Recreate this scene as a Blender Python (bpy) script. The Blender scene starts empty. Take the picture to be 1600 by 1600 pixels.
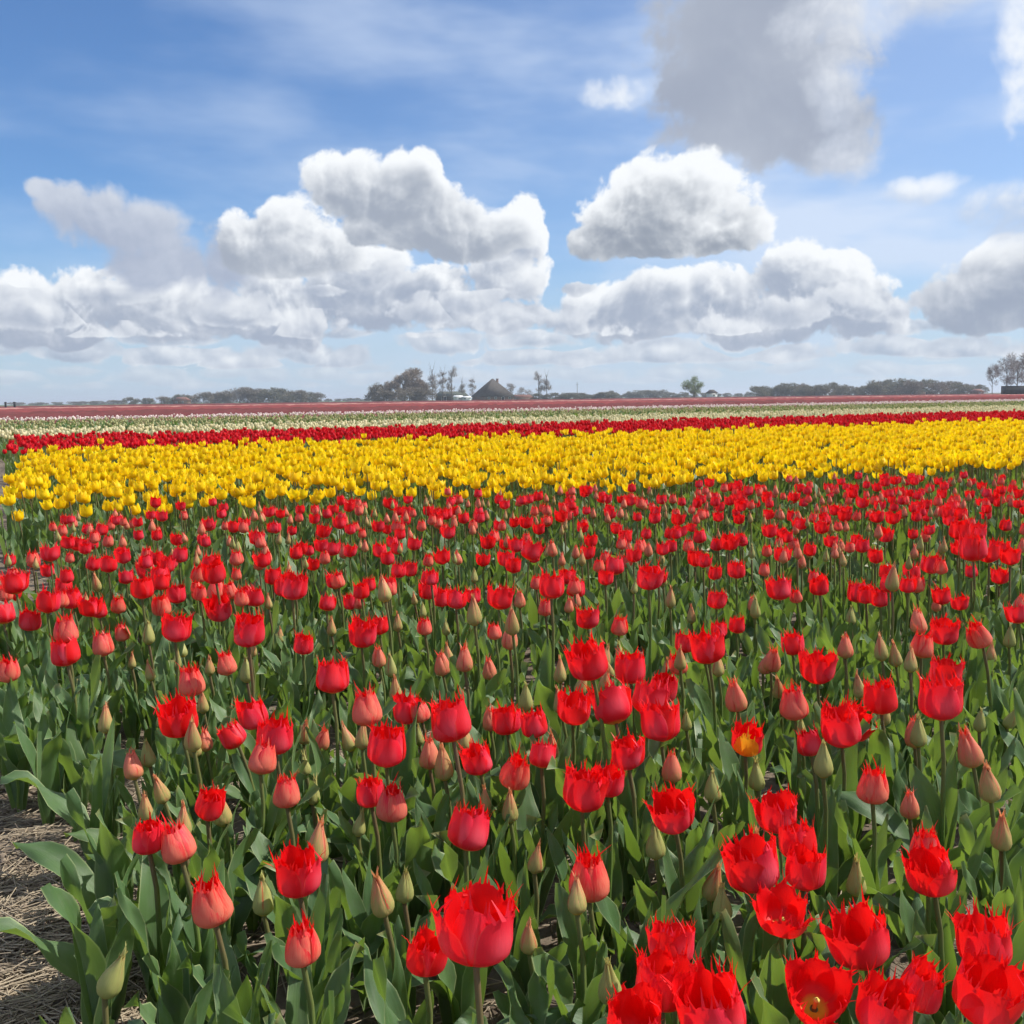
import bpy, math, random
import numpy as np
from mathutils import Matrix, Vector, Euler

rng = np.random.default_rng(11)
random.seed(11)
SC = bpy.context.scene
COL = SC.collection
R = math.radians

# ------------------------------------------------------------------ camera
CAM_H = 0.80
PITCH, ROLL = 6.33, 0.70
cam_data = bpy.data.cameras.new('camera')
cam_data.sensor_width = 36.0
cam_data.lens = 36.0
cam_data.clip_start = 0.02
cam_data.clip_end = 20000
cam = bpy.data.objects.new('camera', cam_data)
COL.objects.link(cam)
CAM_M = Matrix.Translation((0, 0, CAM_H)) @ Euler((R(90 - PITCH), 0, 0)).to_matrix().to_4x4() @ Matrix.Rotation(R(-ROLL), 4, 'Z')
cam.matrix_world = CAM_M
SC.camera = cam
CM3 = np.array(CAM_M.to_3x3())


def ray(px, py):
    d = CM3 @ np.array([(px - 800) / 1600.0, (800 - py) / 1600.0, -1.0])
    return d / np.linalg.norm(d)


def on_plane(px, py, z):
    d = ray(px, py)
    k = (z - CAM_H) / d[2]
    return np.array([0, 0, CAM_H]) + d * k


def at_depth(px, dist):
    """ground point seen in column px, dist metres in front of the camera"""
    d = ray(px, 622)
    return np.array([d[0] / d[1] * dist, dist, 0.0])


def project(p):
    q = CM3.T @ (np.asarray(p, float) - np.array([0, 0, CAM_H]))
    return 800 + 1600 * q[0] / -q[2], 800 - 1600 * q[1] / -q[2], -q[2]


def project_many(P):
    q = (P - np.array([0, 0, CAM_H])) @ CM3
    return 800 + 1600 * q[:, 0] / -q[:, 2], 800 - 1600 * q[:, 1] / -q[:, 2], -q[:, 2]


# ------------------------------------------------------------------ world: sky with clouds
SUN_AZ, SUN_EL = 80.0, 47.0
world = bpy.data.worlds.new('World')
SC.world = world
world.use_nodes = True
world.cycles.sampling_method = 'NONE'
WT = world.node_tree
WT.nodes.clear()


class E:
    """one scalar socket of a node tree, with arithmetic"""
    tree = None

    def __init__(self, s):
        self.s = s

    @staticmethod
    def op(name, *a, clamp=False):
        n = E.tree.nodes.new('ShaderNodeMath')
        n.operation = name
        n.use_clamp = clamp
        for i, v in enumerate(a):
            if isinstance(v, E):
                E.tree.links.new(v.s, n.inputs[i])
            else:
                n.inputs[i].default_value = float(v)
        return E(n.outputs[0])

    def __add__(s, o): return E.op('ADD', s, o)
    __radd__ = __add__
    def __mul__(s, o): return E.op('MULTIPLY', s, o)
    __rmul__ = __mul__
    def __sub__(s, o): return E.op('SUBTRACT', s, o)
    def __rsub__(s, o): return E.op('SUBTRACT', o, s)
    def __truediv__(s, o): return E.op('DIVIDE', s, o)


def sstep(x, a, b, lo=0.0, hi=1.0):
    n = E.tree.nodes.new('ShaderNodeMapRange')
    n.interpolation_type = 'SMOOTHSTEP'
    E.tree.links.new(x.s, n.inputs['Value'])
    n.inputs['From Min'].default_value = a
    n.inputs['From Max'].default_value = b
    n.inputs['To Min'].default_value = lo
    n.inputs['To Max'].default_value = hi
    return E(n.outputs['Result'])


def vec(x, y, z=0.0):
    n = E.tree.nodes.new('ShaderNodeCombineXYZ')
    for i, v in enumerate((x, y, z)):
        if isinstance(v, E):
            E.tree.links.new(v.s, n.inputs[i])
        else:
            n.inputs[i].default_value = v
    return n.outputs[0]


def noise(v, scale, detail=4, rough=0.5, lac=2.0, dim='2D', dist=0.0):
    n = E.tree.nodes.new('ShaderNodeTexNoise')
    n.noise_dimensions = dim
    E.tree.links.new(v, n.inputs['Vector'])
    n.inputs['Scale'].default_value = scale
    n.inputs['Detail'].default_value = detail
    n.inputs['Roughness'].default_value = rough
    n.inputs['Lacunarity'].default_value = lac
    n.inputs['Distortion'].default_value = dist
    return E(n.outputs['Fac'])


def puffs(v, scale, detail=2.0, rough=0.45):
    n = E.tree.nodes.new('ShaderNodeTexVoronoi')
    n.voronoi_dimensions = '2D'
    n.feature = 'F1'
    n.normalize = True
    E.tree.links.new(v, n.inputs['Vector'])
    n.inputs['Scale'].default_value = scale
    n.inputs['Detail'].default_value = detail
    n.inputs['Roughness'].default_value = rough
    n.inputs['Lacunarity'].default_value = 2.2
    d = E(n.outputs['Distance'])
    return 1.0 - d * d * 2.2


def mixc(fac, a, b):
    n = E.tree.nodes.new('ShaderNodeMix')
    n.data_type = 'RGBA'
    E.tree.links.new(fac.s, n.inputs[0]) if isinstance(fac, E) else setattr(n.inputs[0], 'default_value', fac)
    for v, i in ((a, 6), (b, 7)):
        if isinstance(v, tuple):
            n.inputs[i].default_value = (*v, 1)
        else:
            E.tree.links.new(v, n.inputs[i])
    return n.outputs[2]


def px_ang(px, py):
    d = ray(px, py)
    return math.atan2(d[0], d[1]), math.asin(d[2])


def srgb(r, g, b):
    f = lambda c: ((c / 255 / 12.92) if c / 255 <= 0.04045 else ((c / 255 + 0.055) / 1.055) ** 2.4) * 0.79
    return (f(r), f(g), f(b))


def build_world():
    E.tree = WT
    N = WT.nodes.new
    L = WT.links.new
    tc = N('ShaderNodeTexCoord')
    sep = N('ShaderNodeSeparateXYZ')
    L(tc.outputs['Generated'], sep.inputs[0])
    X, Y, Z = (E(o) for o in sep.outputs)
    az = E.op('ARCTAN2', X, Y)
    el = E.op('ARCSINE', Z)
    p = vec(az, el)
    # soft warp so that no outline is an ellipse
    wn = N('ShaderNodeTexNoise')
    wn.noise_dimensions = '2D'
    L(p, wn.inputs['Vector'])
    wn.inputs['Scale'].default_value = 10.0
    wn.inputs['Detail'].default_value = 1.0
    ws = N('ShaderNodeSeparateColor')
    L(wn.outputs['Color'], ws.inputs[0])
    wa = az + (E(ws.outputs[0]) - 0.5) * 0.032
    we = el + (E(ws.outputs[1]) - 0.5) * 0.026
    wp = vec(wa, we)
    # cauliflower relief, and the same a little towards the sun
    sx, sy = 0.55, 0.83
    K1, K2 = 0.010, 0.022
    bil = puffs(wp, 24.0, 3.0)
    bil2 = puffs(vec(wa + sx * K1, we + sy * K1), 24.0, 3.0)
    fine = noise(wp, 40.0, 5, 0.55)
    relief = bil - bil2
    fine2 = noise(vec(wa + sx * 0.006, we + sy * 0.006), 40.0, 3, 0.5)
    lump = (bil - 0.55) * 0.55 + (fine - 0.5) * 1.05
    lump2 = (bil2 - 0.55) * 0.55 + (fine * 0.72 + fine2 * 0.28 - 0.5) * 1.05
    patch = (E(ws.outputs[2]) - 0.5) * 0.9
    veiln = noise(vec(az * 0.9 + el * 0.25, el * 3.0), 4.5, 4, 0.52)
    veilb = noise(vec(az + 5.0, el * 1.6), 3.0, 2, 0.5)

    # clear sky
    sky = N('ShaderNodeTexSky')
    sky.sky_type = 'NISHITA'
    sky.sun_disc = False
    sky.sun_elevation = R(SUN_EL)
    sky.sun_rotation = R(SUN_AZ)
    sky.air_density = 1.0
    sky.dust_density = 0.3
    sky.ozone_density = 2.2
    sk = N('ShaderNodeMix')
    sk.data_type = 'RGBA'
    sk.blend_type = 'MULTIPLY'
    sk.inputs[0].default_value = 1.0
    L(sky.outputs[0], sk.inputs[6])
    sk.inputs[7].default_value = (SKY_GAIN[0], SKY_GAIN[1], SKY_GAIN[2], 1)
    col = sk.outputs[2]

    # thin high veil, thicker to the sun's side
    side = sstep(az, -0.35, 0.40)
    veil = sstep(veiln * 0.6 + veilb * 0.4, 0.38, 0.72) * (0.40 + side * 0.55)
    veil = veil + side * 0.27
    col = mixc(E.op('MINIMUM', veil, 0.9), col, srgb(206, 220, 241))
    # pale air low over the land
    hz = sstep(el, -0.02, 0.16, 1.0, 0.0)
    col = mixc(hz * 0.82, col, srgb(182, 202, 222))

    clear = col

    def field1(blobs, coord, sm):
        acc = None
        for (x, y, rx, ry) in blobs:
            a, e = px_ang(x, y)
            rx, ry = rx / 1600.0, ry / 1600.0
            m = N('ShaderNodeVectorMath')
            m.operation = 'MULTIPLY_ADD'
            L(coord, m.inputs[0])
            m.inputs[1].default_value = (1 / rx, 1 / ry, 0)
            m.inputs[2].default_value = (-a / rx, -e / ry, 0)
            d = N('ShaderNodeVectorMath')
            d.operation = 'DOT_PRODUCT'
            L(m.outputs[0], d.inputs[0])
            L(m.outputs[0], d.inputs[1])
            q = E(d.outputs['Value'])
            acc = q if acc is None else E.op('SMOOTH_MIN', acc, q, sm)
        return 1.0 - E.op('MULTIPLY', acc, 0.6)

    wp2 = vec(wa + sx * K2, we + sy * K2)

    def layer(col, name, y0, y1, bright, dark, amp=0.55, edge=0.16, gain=1.0, bias=0.0, opacity=1.0, base_soft=0.008, sharp_base=True, hfac=0.45, fl=0.7, grey=0.25, fg=0.55):
        e_base = px_ang(800, y1)[1]
        e_top = px_ang(800, y0)[1]
        F = field1(CLOUDS[name], wp, 0.12) - 0.4
        F2 = field1(CLOUDS[name], wp2, 0.12) - 0.4
        D = F + lump * amp
        if sharp_base:
            D = D - sstep(we, e_base - base_soft, e_base + base_soft, 0.9, 0.0)
        alpha = sstep(D, 0.0, edge) * opacity
        h = (we - e_base) / (e_top - e_base)
        d = (F - F2) * fg + (lump - lump2) * amp * 1.7
        thick = sstep(D, 0.05, 0.7)
        lit = h * hfac + d * gain + bias - thick * grey + (fine - 0.5) * fl + patch
        lit = sstep(lit, -0.62, 0.92)
        c = mixc(lit, dark, bright)
        return mixc(alpha, col, c)

    WH = srgb(240, 243, 246)
    LG = srgb(142, 156, 182)
    # small cumulus in tiers that get smaller and flatter towards the horizon
    def tier(col, scale, squash, e0, e1, e2, e3, seed, bright, dark, opacity, amp, many, edge=0.14):
        cx, cy = (wa * 0.6 + az * 0.4 + seed) * scale, (we * 0.6 + el * 0.4) * (scale * squash)
        n = N('ShaderNodeTexVoronoi')
        n.voronoi_dimensions = '2D'
        n.feature = 'F1'
        n.inputs['Scale'].default_value = 1.0
        n.inputs['Detail'].default_value = 0.0
        L(vec(cx, cy), n.inputs['Vector'])
        d = E(n.outputs['Distance'])
        sp = N('ShaderNodeSeparateXYZ')
        L(n.outputs['Position'], sp.inputs[0])
        qx, qy = cx - E(sp.outputs[0]), cy - E(sp.outputs[1])
        D = patch * 0.55 + (many + 0.16) - d + lump * amp - sstep(el, e0, e1, 2.0, 0.0) - sstep(el, e2, e3, 0.0, 2.5)
        D = D - E.op('MAXIMUM', -0.10 - qy, 0.0) * 1.6
        al = sstep(D, 0.0, edge) * opacity
        wq = sstep(d, 0.46, 0.15)
        lit = (qy * 1.3 + qx * 0.4) * wq + (lump - lump2) * 1.7 + (fine - 0.5) * 0.5 + patch * 0.5 - sstep(D, 0.1, 0.5) * 0.25
        lit = sstep(lit, -0.80, 0.70)
        return mixc(al, col, mixc(lit, dark, bright))
    col = tier(col, 22.0, 2.8, 0.004, 0.016, 0.030, 0.055, 3.7, srgb(230, 235, 239), srgb(178, 190, 206), 0.66, 1.0, 0.56, 0.5)
    col = tier(col, 15.0, 2.4, 0.020, 0.036, 0.060, 0.090, 8.1, srgb(238, 241, 244), srgb(160, 173, 193), 0.9, 1.0, 0.56, 0.34)
    # the clouds in view, farthest first
    col = layer(col, 'row', 400, 525, WH, srgb(158, 169, 188), amp=1.05, edge=0.26, gain=1.4, sharp_base=False, fg=0.6, hfac=0.35, bias=0.02, grey=0.45)
    col = tier(col, 13.0, 1.7, 0.045, 0.062, 0.100, 0.130, 1.3, WH, srgb(152, 164, 185), 0.95, 0.85, 0.28, 0.2)
    col = layer(col, 'grey_left', 295, 450, srgb(204, 211, 223), srgb(160, 171, 193), amp=0.8, edge=0.5, gain=0.8, sharp_base=False)
    col = layer(col, 'second', 308, 445, WH, srgb(158, 167, 182), amp=0.85, edge=0.28, gain=1.4, grey=0.5, fl=0.55, hfac=0.5, bias=0.04, base_soft=0.02)
    col = layer(col, 'main', 235, 425, WH, srgb(156, 165, 180), amp=0.85, edge=0.26, gain=1.4, grey=0.62, fl=0.55, hfac=0.6, bias=0.02, base_soft=0.02)
    col = layer(col, 'dark', -120, 290, srgb(204, 210, 220), srgb(154, 163, 181), amp=0.7, edge=0.42, gain=0.3, hfac=0.0, bias=-0.05, base_soft=0.04, fg=0.35, fl=0.3)
    col = layer(col, 'dark_light', -60, 280, srgb(236, 239, 243), srgb(182, 192, 210), amp=0.8, edge=0.9, gain=0.6, hfac=0.0, bias=0.2, sharp_base=False, opacity=0.85)
    col = layer(col, 'middle', 248, 425, WH, srgb(142, 151, 165), amp=0.85, edge=0.24, gain=1.4, grey=0.55, fl=0.55, hfac=0.75, bias=-0.02, base_soft=0.02)
    col = layer(col, 'right', 365, 535, WH, srgb(148, 159, 178), amp=0.8, edge=0.28, hfac=0.7, bias=-0.12, grey=0.3, fl=0.55)
    col = layer(col, 'small', 265, 320, WH, srgb(184, 197, 218), amp=1.0, edge=0.9, gain=0.6, bias=0.15, sharp_base=False, opacity=0.85)
    # the same kind of sky goes on all round: scattered cumulus beyond the frame
    gen = noise(vec(az, el * 1.25), 3.6, 5, 0.55)
    out = E.op('MAXIMUM', sstep(E.op('ABSOLUTE', az), 0.54, 0.66), sstep(el, 0.50, 0.60))
    gd = sstep(gen, 0.49, 0.57) * out * sstep(el, 0.0, 0.06)
    gl = sstep(gen, 0.52, 0.72, 1.0, 0.2)
    gcol = mixc(gd * 0.92, clear, mixc(gl, LG, WH))

    bg = N('ShaderNodeBackground')
    L(col, bg.inputs['Color'])
    bg2 = N('ShaderNodeBackground')
    L(gcol, bg2.inputs['Color'])
    inside = E.op('MULTIPLY', E.op('LESS_THAN', E.op('ABSOLUTE', az), 0.54), E.op('MULTIPLY', E.op('LESS_THAN', el, 0.50), E.op('GREATER_THAN', el, -0.01)))
    ms = N('ShaderNodeMixShader')
    L(inside.s, ms.inputs[0])
    L(bg2.outputs[0], ms.inputs[1])
    L(bg.outputs[0], ms.inputs[2])
    o = N('ShaderNodeOutputWorld')
    L(ms.outputs[0], o.inputs['Surface'])


SKY_GAIN = (0.052, 0.072, 0.096)
CLOUDS = {
    'row': [(55, 485, 72, 48), (150, 470, 85, 52), (20, 460, 55, 38), (255, 478, 80, 56), (335, 490, 70, 40), (90, 510, 90, 24),
            (440, 490, 110, 50), (420, 455, 60, 50), (560, 440, 75, 55), (610, 480, 110, 36), (690, 450, 60, 40), (785, 425, 62, 48),
            (805, 370, 36, 60), (770, 495, 110, 22), (955, 485, 85, 44), (1025, 470, 85, 42), (1130, 470, 52, 46), (1190, 505, 140, 28),
            (1295, 465, 100, 50), (1350, 485, 70, 40), (1255, 415, 44, 36), (1300, 430, 62, 36), (1060, 510, 180, 18)],
    'grey_left': [(150, 340, 80, 46), (215, 352, 62, 42), (62, 305, 28, 16), (100, 325, 50, 24), (250, 410, 85, 42), (345, 400, 50, 60)],
    'second': [(455, 365, 75, 60), (405, 380, 66, 50), (515, 400, 62, 50), (370, 375, 50, 45), (470, 420, 110, 30)],
    'main': [(560, 290, 80, 52), (625, 290, 66, 48), (520, 272, 44, 36), (650, 335, 110, 56), (715, 365, 90, 50), (765, 360, 55, 42),
             (600, 345, 70, 40), (655, 262, 30, 30)],
    'dark': [(1180, 60, 165, 140), (1160, 160, 140, 100), (1235, 205, 125, 90), (1290, 240, 86, 54), (1075, 150, 60, 50), (1190, -60, 170, 130)],
    'dark_light': [(1330, 20, 110, 60), (1420, -5, 110, 44), (1318, 235, 56, 56), (1300, 150, 46, 70), (1345, 255, 36, 26), (1500, -20, 90, 40)],
    'middle': [(1050, 325, 125, 75), (965, 340, 72, 58), (930, 372, 55, 36), (1085, 285, 70, 46), (1150, 362, 66, 42), (1040, 392, 140, 30), (1010, 285, 60, 36)],
    'right': [(1535, 465, 85, 54), (1590, 430, 110, 50), (1485, 478, 46, 32), (1590, 500, 130, 36)],
    'small': [(1600, 335, 64, 40), (1560, 318, 46, 32), (1625, 355, 60, 34), (1440, 290, 60, 20), (1470, 280, 40, 18), (1598, 90, 34, 100), (950, 140, 54, 28)],
}
build_world()

# ------------------------------------------------------------------ sun and exposure
S_DIR = Vector((math.cos(R(SUN_EL)) * math.sin(R(SUN_AZ)), math.cos(R(SUN_EL)) * math.cos(R(SUN_AZ)), math.sin(R(SUN_EL))))
sun_data = bpy.data.lights.new('sun', 'SUN')
sun_data.energy = 4.4
sun_data.angle = R(0.6)
sun_data.color = (1.0, 0.95, 0.86)
sun = bpy.data.objects.new('sun', sun_data)
COL.objects.link(sun)
sun.rotation_euler = (-S_DIR).to_track_quat('-Z', 'Y').to_euler()
sun.location = (0, 0, 50)
SC.view_settings.view_transform = 'Standard'
SC.view_settings.look = 'None'
SC.view_settings.exposure = 0.5
SC.view_settings.gamma = 1.0
SC.view_settings.use_curve_mapping = False
SC.cycles.max_bounces = 6
SC.cycles.diffuse_bounces = 4
SC.cycles.glossy_bounces = 2
SC.cycles.transmission_bounces = 3
SC.cycles.transparent_max_bounces = 4
SC.cycles.use_denoising = True
SC.cycles.use_adaptive_sampling = True
SC.cycles.adaptive_threshold = 0.03

# ------------------------------------------------------------------ materials
def new_mat(name):
    m = bpy.data.materials.new(name)
    m.use_nodes = True
    m.node_tree.nodes.clear()
    E.tree = m.node_tree
    return m, m.node_tree.nodes.new, m.node_tree.links.new


def attr_tc(N, L):
    a = N('ShaderNodeAttribute')
    a.attribute_name = 'tc'
    s = N('ShaderNodeSeparateColor')
    L(a.outputs['Color'], s.inputs[0])
    oi = N('ShaderNodeObjectInfo')
    rnd = E.op('FRACT', E(a.outputs['Alpha']) + E(oi.outputs['Random']))
    return E(s.outputs[0]), E(s.outputs[1]), E(s.outputs[2]), rnd


def ab(x):
    return E.op('ABSOLUTE', x)


def skin(N, L, col, tcol, trans, rough=0.45, spec=0.35, bump=None):
    b = N('ShaderNodeBsdfPrincipled')
    L(col, b.inputs['Base Color'])
    if isinstance(rough, E):
        L(rough.s, b.inputs['Roughness'])
    else:
        b.inputs['Roughness'].default_value = rough
    b.inputs['Specular IOR Level'].default_value = spec
    t = N('ShaderNodeBsdfTranslucent')
    L(tcol, t.inputs['Color'])
    if bump is not None:
        bn = N('ShaderNodeBump')
        bn.inputs['Strength'].default_value = bump[1]
        bn.inputs['Distance'].default_value = bump[2]
        L(bump[0].s, bn.inputs['Height'])
        L(bn.outputs[0], b.inputs['Normal'])
    m = N('ShaderNodeMixShader')
    m.inputs[0].default_value = trans
    L(b.outputs[0], m.inputs[1])
    L(t.outputs[0], m.inputs[2])
    o = N('ShaderNodeOutputMaterial')
    L(m.outputs[0], o.inputs['Surface'])


def mat_red_petal():
    m, N, L = new_mat('red_petal')
    u, t, ripe, rnd = attr_tc(N, L)
    edge = ab(u - 0.5) * 2.0
    geo = N('ShaderNodeNewGeometry')
    streak = noise(vec(u * 9.0, t * 1.3, rnd * 20.0), 3.0, 3, 0.6, dim='3D')
    # green of the young bud -> salmon -> red, spreading from tip and margin
    k = ripe * 1.25 + t * 0.34 + edge * edge * 0.22 + (streak - 0.5) * 0.60 - 0.20
    green = mixc(streak, (0.36, 0.42, 0.11), (0.58, 0.54, 0.22))
    salmon = mixc(streak, (0.80, 0.17, 0.11), (0.88, 0.36, 0.22))
    red = mixc(rnd, (0.84, 0.010, 0.012), (0.78, 0.030, 0.070))
    c = mixc(sstep(k, 0.12, 0.50), green, salmon)
    c = mixc(sstep(k, 0.55, 0.92), c, red)
    # rose middle on the outside of ripe petals, with pinkish sky sheen painted in
    rose = sstep(t, 0.15, 0.45) * sstep(t, 0.95, 0.55) * (1.0 - sstep(edge, 0.2, 0.75)) * (0.12 + rnd * 0.55)
    c = mixc(rose * sstep(ripe, 0.4, 0.8), c, (0.88, 0.15, 0.20))
    c = mixc(sstep(edge, 0.90, 1.0) * 0.30, c, (0.90, 0.22, 0.16))
    c = mixc(sstep(t, 0.13, 0.02) * 0.8, c, (0.72, 0.50, 0.06))
    seam = sstep(edge, 0.78, 0.97) * sstep(ripe, 0.62, 0.35) * sstep(t, 0.12, 0.5)
    c = mixc(seam * 0.85, c, (0.60, 0.06, 0.045))
    inner = mixc(sstep(ripe, 0.1, 0.45), c, (0.84, 0.006, 0.010))
    inner = mixc(sstep(t, 0.14, 0.04), inner, (0.75, 0.55, 0.03))
    c = mixc(E(geo.outputs['Backfacing']), c, inner)
    tcol = mixc(sstep(ripe, 0.0, 0.45), mixc(0.5, c, (0.55, 0.45, 0.10)), (0.90, 0.012, 0.010))
    skin(N, L, c, tcol, 0.40, rough=0.42, spec=0.28, bump=(noise(vec(u * 30.0, t * 2.0, rnd * 9.0), 2.0, 2, 0.5, dim='3D'), 0.25, 0.002))
    return m


def mat_petal(name, c0, c1, flame, tcol, base, trans=0.35, spec=0.25):
    m, N, L = new_mat(name)
    u, t, ripe, rnd = attr_tc(N, L)
    streak = noise(vec(u * 7.0, t * 1.2, rnd * 20.0), 3.0, 3, 0.6, dim='3D')
    c = mixc(rnd, c0, c1)
    c = mixc(sstep(streak, 0.50, 0.80) * sstep(rnd, 0.45, 0.95) * 0.85, c, flame)
    c = mixc(sstep(t, 0.2, 0.0) * 0.6, c, base)
    skin(N, L, c, mixc(0.0, tcol, tcol), trans, rough=0.45, spec=spec)
    return m


def mat_leaf():
    m, N, L = new_mat('tulip_leaf')
    u, t, ripe, rnd = attr_tc(N, L)
    edge = ab(u - 0.5) * 2.0
    vein = noise(vec(u * 34.0, t * 1.1, rnd * 30.0), 2.0, 3, 0.5, dim='3D')
    blot = noise(vec(u * 1.5, t * 4.0, rnd * 30.0), 2.2, 3, 0.5, dim='3D')
    c = mixc(rnd, (0.078, 0.156, 0.062), (0.115, 0.194, 0.070))
    c = mixc(sstep(blot, 0.40, 0.75) * 0.55, c, (0.140, 0.195, 0.115))
    c = mixc(sstep(vein, 0.45, 0.75) * 0.30, c, (0.030, 0.080, 0.022))
    c = mixc(sstep(t, 0.20, 0.0) * 0.6, c, (0.18, 0.24, 0.08))
    c = mixc(sstep(edge, 0.90, 0.985) * 0.75, c, (0.36, 0.42, 0.20))  # thin pale leaf margin, with the bright sunlit rim painted in
    c = mixc(sstep(t, 0.95, 1.0) * sstep(rnd, 0.6, 0.9) * 0.6, c, (0.30, 0.24, 0.10))
    tc = mixc(rnd, (0.20, 0.33, 0.033), (0.27, 0.40, 0.048))
    skin(N, L, c, tc, 0.34, rough=0.40 + blot * 0.15, spec=0.45, bump=(vein, 0.35, 0.0015))
    return m


def mat_stem():
    m, N, L = new_mat('tulip_stem')
    u, t, ripe, rnd = attr_tc(N, L)
    c = mixc(sstep(t, 0.45, 0.95), (0.13, 0.21, 0.045), (0.16, 0.105, 0.060))
    c = mixc(rnd * 0.6, c, (0.13, 0.22, 0.05))
    skin(N, L, c, (lambda q: q)(mixc(0.0, (0.25, 0.35, 0.03), (0, 0, 0))), 0.12, rough=0.42, spec=0.35)
    return m


def mat_simple(name, c0, c1, scale, rough=0.9, detail=5, c2=None, bump=0.0):
    m, N, L = new_mat(name)
    tcn = N('ShaderNodeTexCoord')
    n1 = noise(tcn.outputs['Object'], scale, detail, 0.6, dim='3D')
    c = mixc(sstep(n1, 0.32, 0.68), c0, c1)
    if c2 is not None:
        n2 = noise(tcn.outputs['Object'], scale * 0.23, 3, 0.5, dim='3D')
        c = mixc(sstep(n2, 0.48, 0.66), c, c2)
    b = N('ShaderNodeBsdfPrincipled')
    L(c, b.inputs['Base Color'])
    b.inputs['Roughness'].default_value = rough
    b.inputs['Specular IOR Level'].default_value = 0.2
    if bump:
        bn = N('ShaderNodeBump')
        bn.inputs['Strength'].default_value = 0.8
        bn.inputs['Distance'].default_value = bump
        L(n1.s, bn.inputs['Height'])
        L(bn.outputs[0], b.inputs['Normal'])
    o = N('ShaderNodeOutputMaterial')
    L(b.outputs[0], o.inputs['Surface'])
    return m


def mat_var(name, c0, c1, rough=0.8, trans=0.0, tcol=(0.2, 0.3, 0.05)):
    """colour varies per piece through the tc attribute"""
    m, N, L = new_mat(name)
    u, t, ripe, rnd = attr_tc(N, L)
    c = mixc(rnd, c0, c1)
    skin(N, L, c, mixc(0.0, tcol, tcol), trans, rough=rough, spec=0.2)
    return m


M = {}
M['red'] = mat_red_petal()
M['yellow'] = mat_petal('yellow_petal', (0.97, 0.77, 0.010), (0.97, 0.65, 0.006), (0.94, 0.38, 0.01), (0.99, 0.72, 0.008), (0.70, 0.62, 0.06), trans=0.45)
M['flame'] = mat_petal('flamed_petal', (0.95, 0.50, 0.02), (0.92, 0.36, 0.02), (0.85, 0.04, 0.01), (0.95, 0.40, 0.02), (0.85, 0.60, 0.05))
M['scarlet'] = mat_petal('scarlet_petal', (0.70, 0.004, 0.012), (0.62, 0.004, 0.020), (0.74, 0.02, 0.01), (0.85, 0.01, 0.01), (0.55, 0.05, 0.03))
M['cream'] = mat_petal('cream_petal', (0.76, 0.69, 0.47), (0.70, 0.60, 0.35), (0.62, 0.55, 0.25), (0.85, 0.80, 0.45), (0.45, 0.50, 0.20))
M['blush'] = mat_petal('blush_petal', (0.86, 0.76, 0.72), (0.84, 0.66, 0.64), (0.82, 0.58, 0.56), (0.85, 0.70, 0.62), (0.5, 0.5, 0.3))
M['mauve'] = mat_petal('mauve_petal', (0.26, 0.085, 0.090), (0.17, 0.072, 0.070), (0.34, 0.13, 0.12), (0.2, 0.04, 0.04), (0.12, 0.10, 0.05), spec=0.0)
M['coral'] = mat_petal('coral_petal', (0.36, 0.10, 0.10), (0.27, 0.085, 0.09), (0.46, 0.19, 0.16), (0.4, 0.06, 0.05), (0.3, 0.15, 0.08), spec=0.0)
M['dusty'] = mat_petal('dusty_pink_petal', (0.62, 0.34, 0.30), (0.48, 0.20, 0.18), (0.7, 0.5, 0.42), (0.5, 0.25, 0.2), (0.2, 0.15, 0.08), spec=0.0)
M['olive'] = mat_petal('olive_bud', (0.40, 0.40, 0.20), (0.56, 0.52, 0.28), (0.34, 0.36, 0.16), (0.4, 0.4, 0.1), (0.2, 0.25, 0.08), spec=0.1)
M['leaf'] = mat_leaf()
M['stem'] = mat_stem()
M['pistil'] = mat_var('pistil', (0.55, 0.52, 0.12), (0.45, 0.42, 0.10), 0.6)
M['straw'] = mat_var('straw', (0.43, 0.36, 0.26), (0.23, 0.18, 0.13), 0.75)
M['crumb'] = mat_var('soil_crumb', (0.15, 0.115, 0.085), (0.24, 0.195, 0.15), 0.95)
M['shell'] = mat_var('shell_bit', (0.72, 0.70, 0.66), (0.5, 0.47, 0.42), 0.7)
M['soil'] = mat_simple('sandy_soil', (0.115, 0.088, 0.066), (0.21, 0.17, 0.128), 26.0, 0.95, 8, c2=(0.15, 0.118, 0.09), bump=0.012)
M['bark'] = mat_simple('bark', (0.10, 0.085, 0.07), (0.16, 0.135, 0.11), 3.0)
M['twig_brown'] = mat_var('twig_brown', (0.22, 0.175, 0.135), (0.30, 0.245, 0.19), 0.9)
M['twig_grey'] = mat_var('twig_grey', (0.26, 0.23, 0.21), (0.34, 0.30, 0.27), 0.9)
M['bush_green'] = mat_var('bush_green', (0.120, 0.118, 0.092), (0.175, 0.165, 0.130), 0.9, 0.2, (0.2, 0.2, 0.12))
M['bush_brown'] = mat_var('bush_brown', (0.16, 0.14, 0.115), (0.22, 0.195, 0.16), 0.9, 0.15, (0.22, 0.18, 0.12))
M['willow'] = mat_var('willow_green', (0.15, 0.19, 0.09), (0.23, 0.26, 0.13), 0.8, 0.25)
M['thatch'] = mat_simple('thatch', (0.055, 0.048, 0.044), (0.085, 0.075, 0.066), 1.5)
M['wallbrick'] = mat_simple('house_wall', (0.16, 0.10, 0.075), (0.22, 0.14, 0.10), 2.0)
M['white'] = mat_simple('white_paint', (0.74, 0.74, 0.72), (0.80, 0.80, 0.78), 1.0)
M['glass'] = mat_simple('window_glass', (0.10, 0.12, 0.14), (0.16, 0.18, 0.20), 1.0, 0.15)
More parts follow.
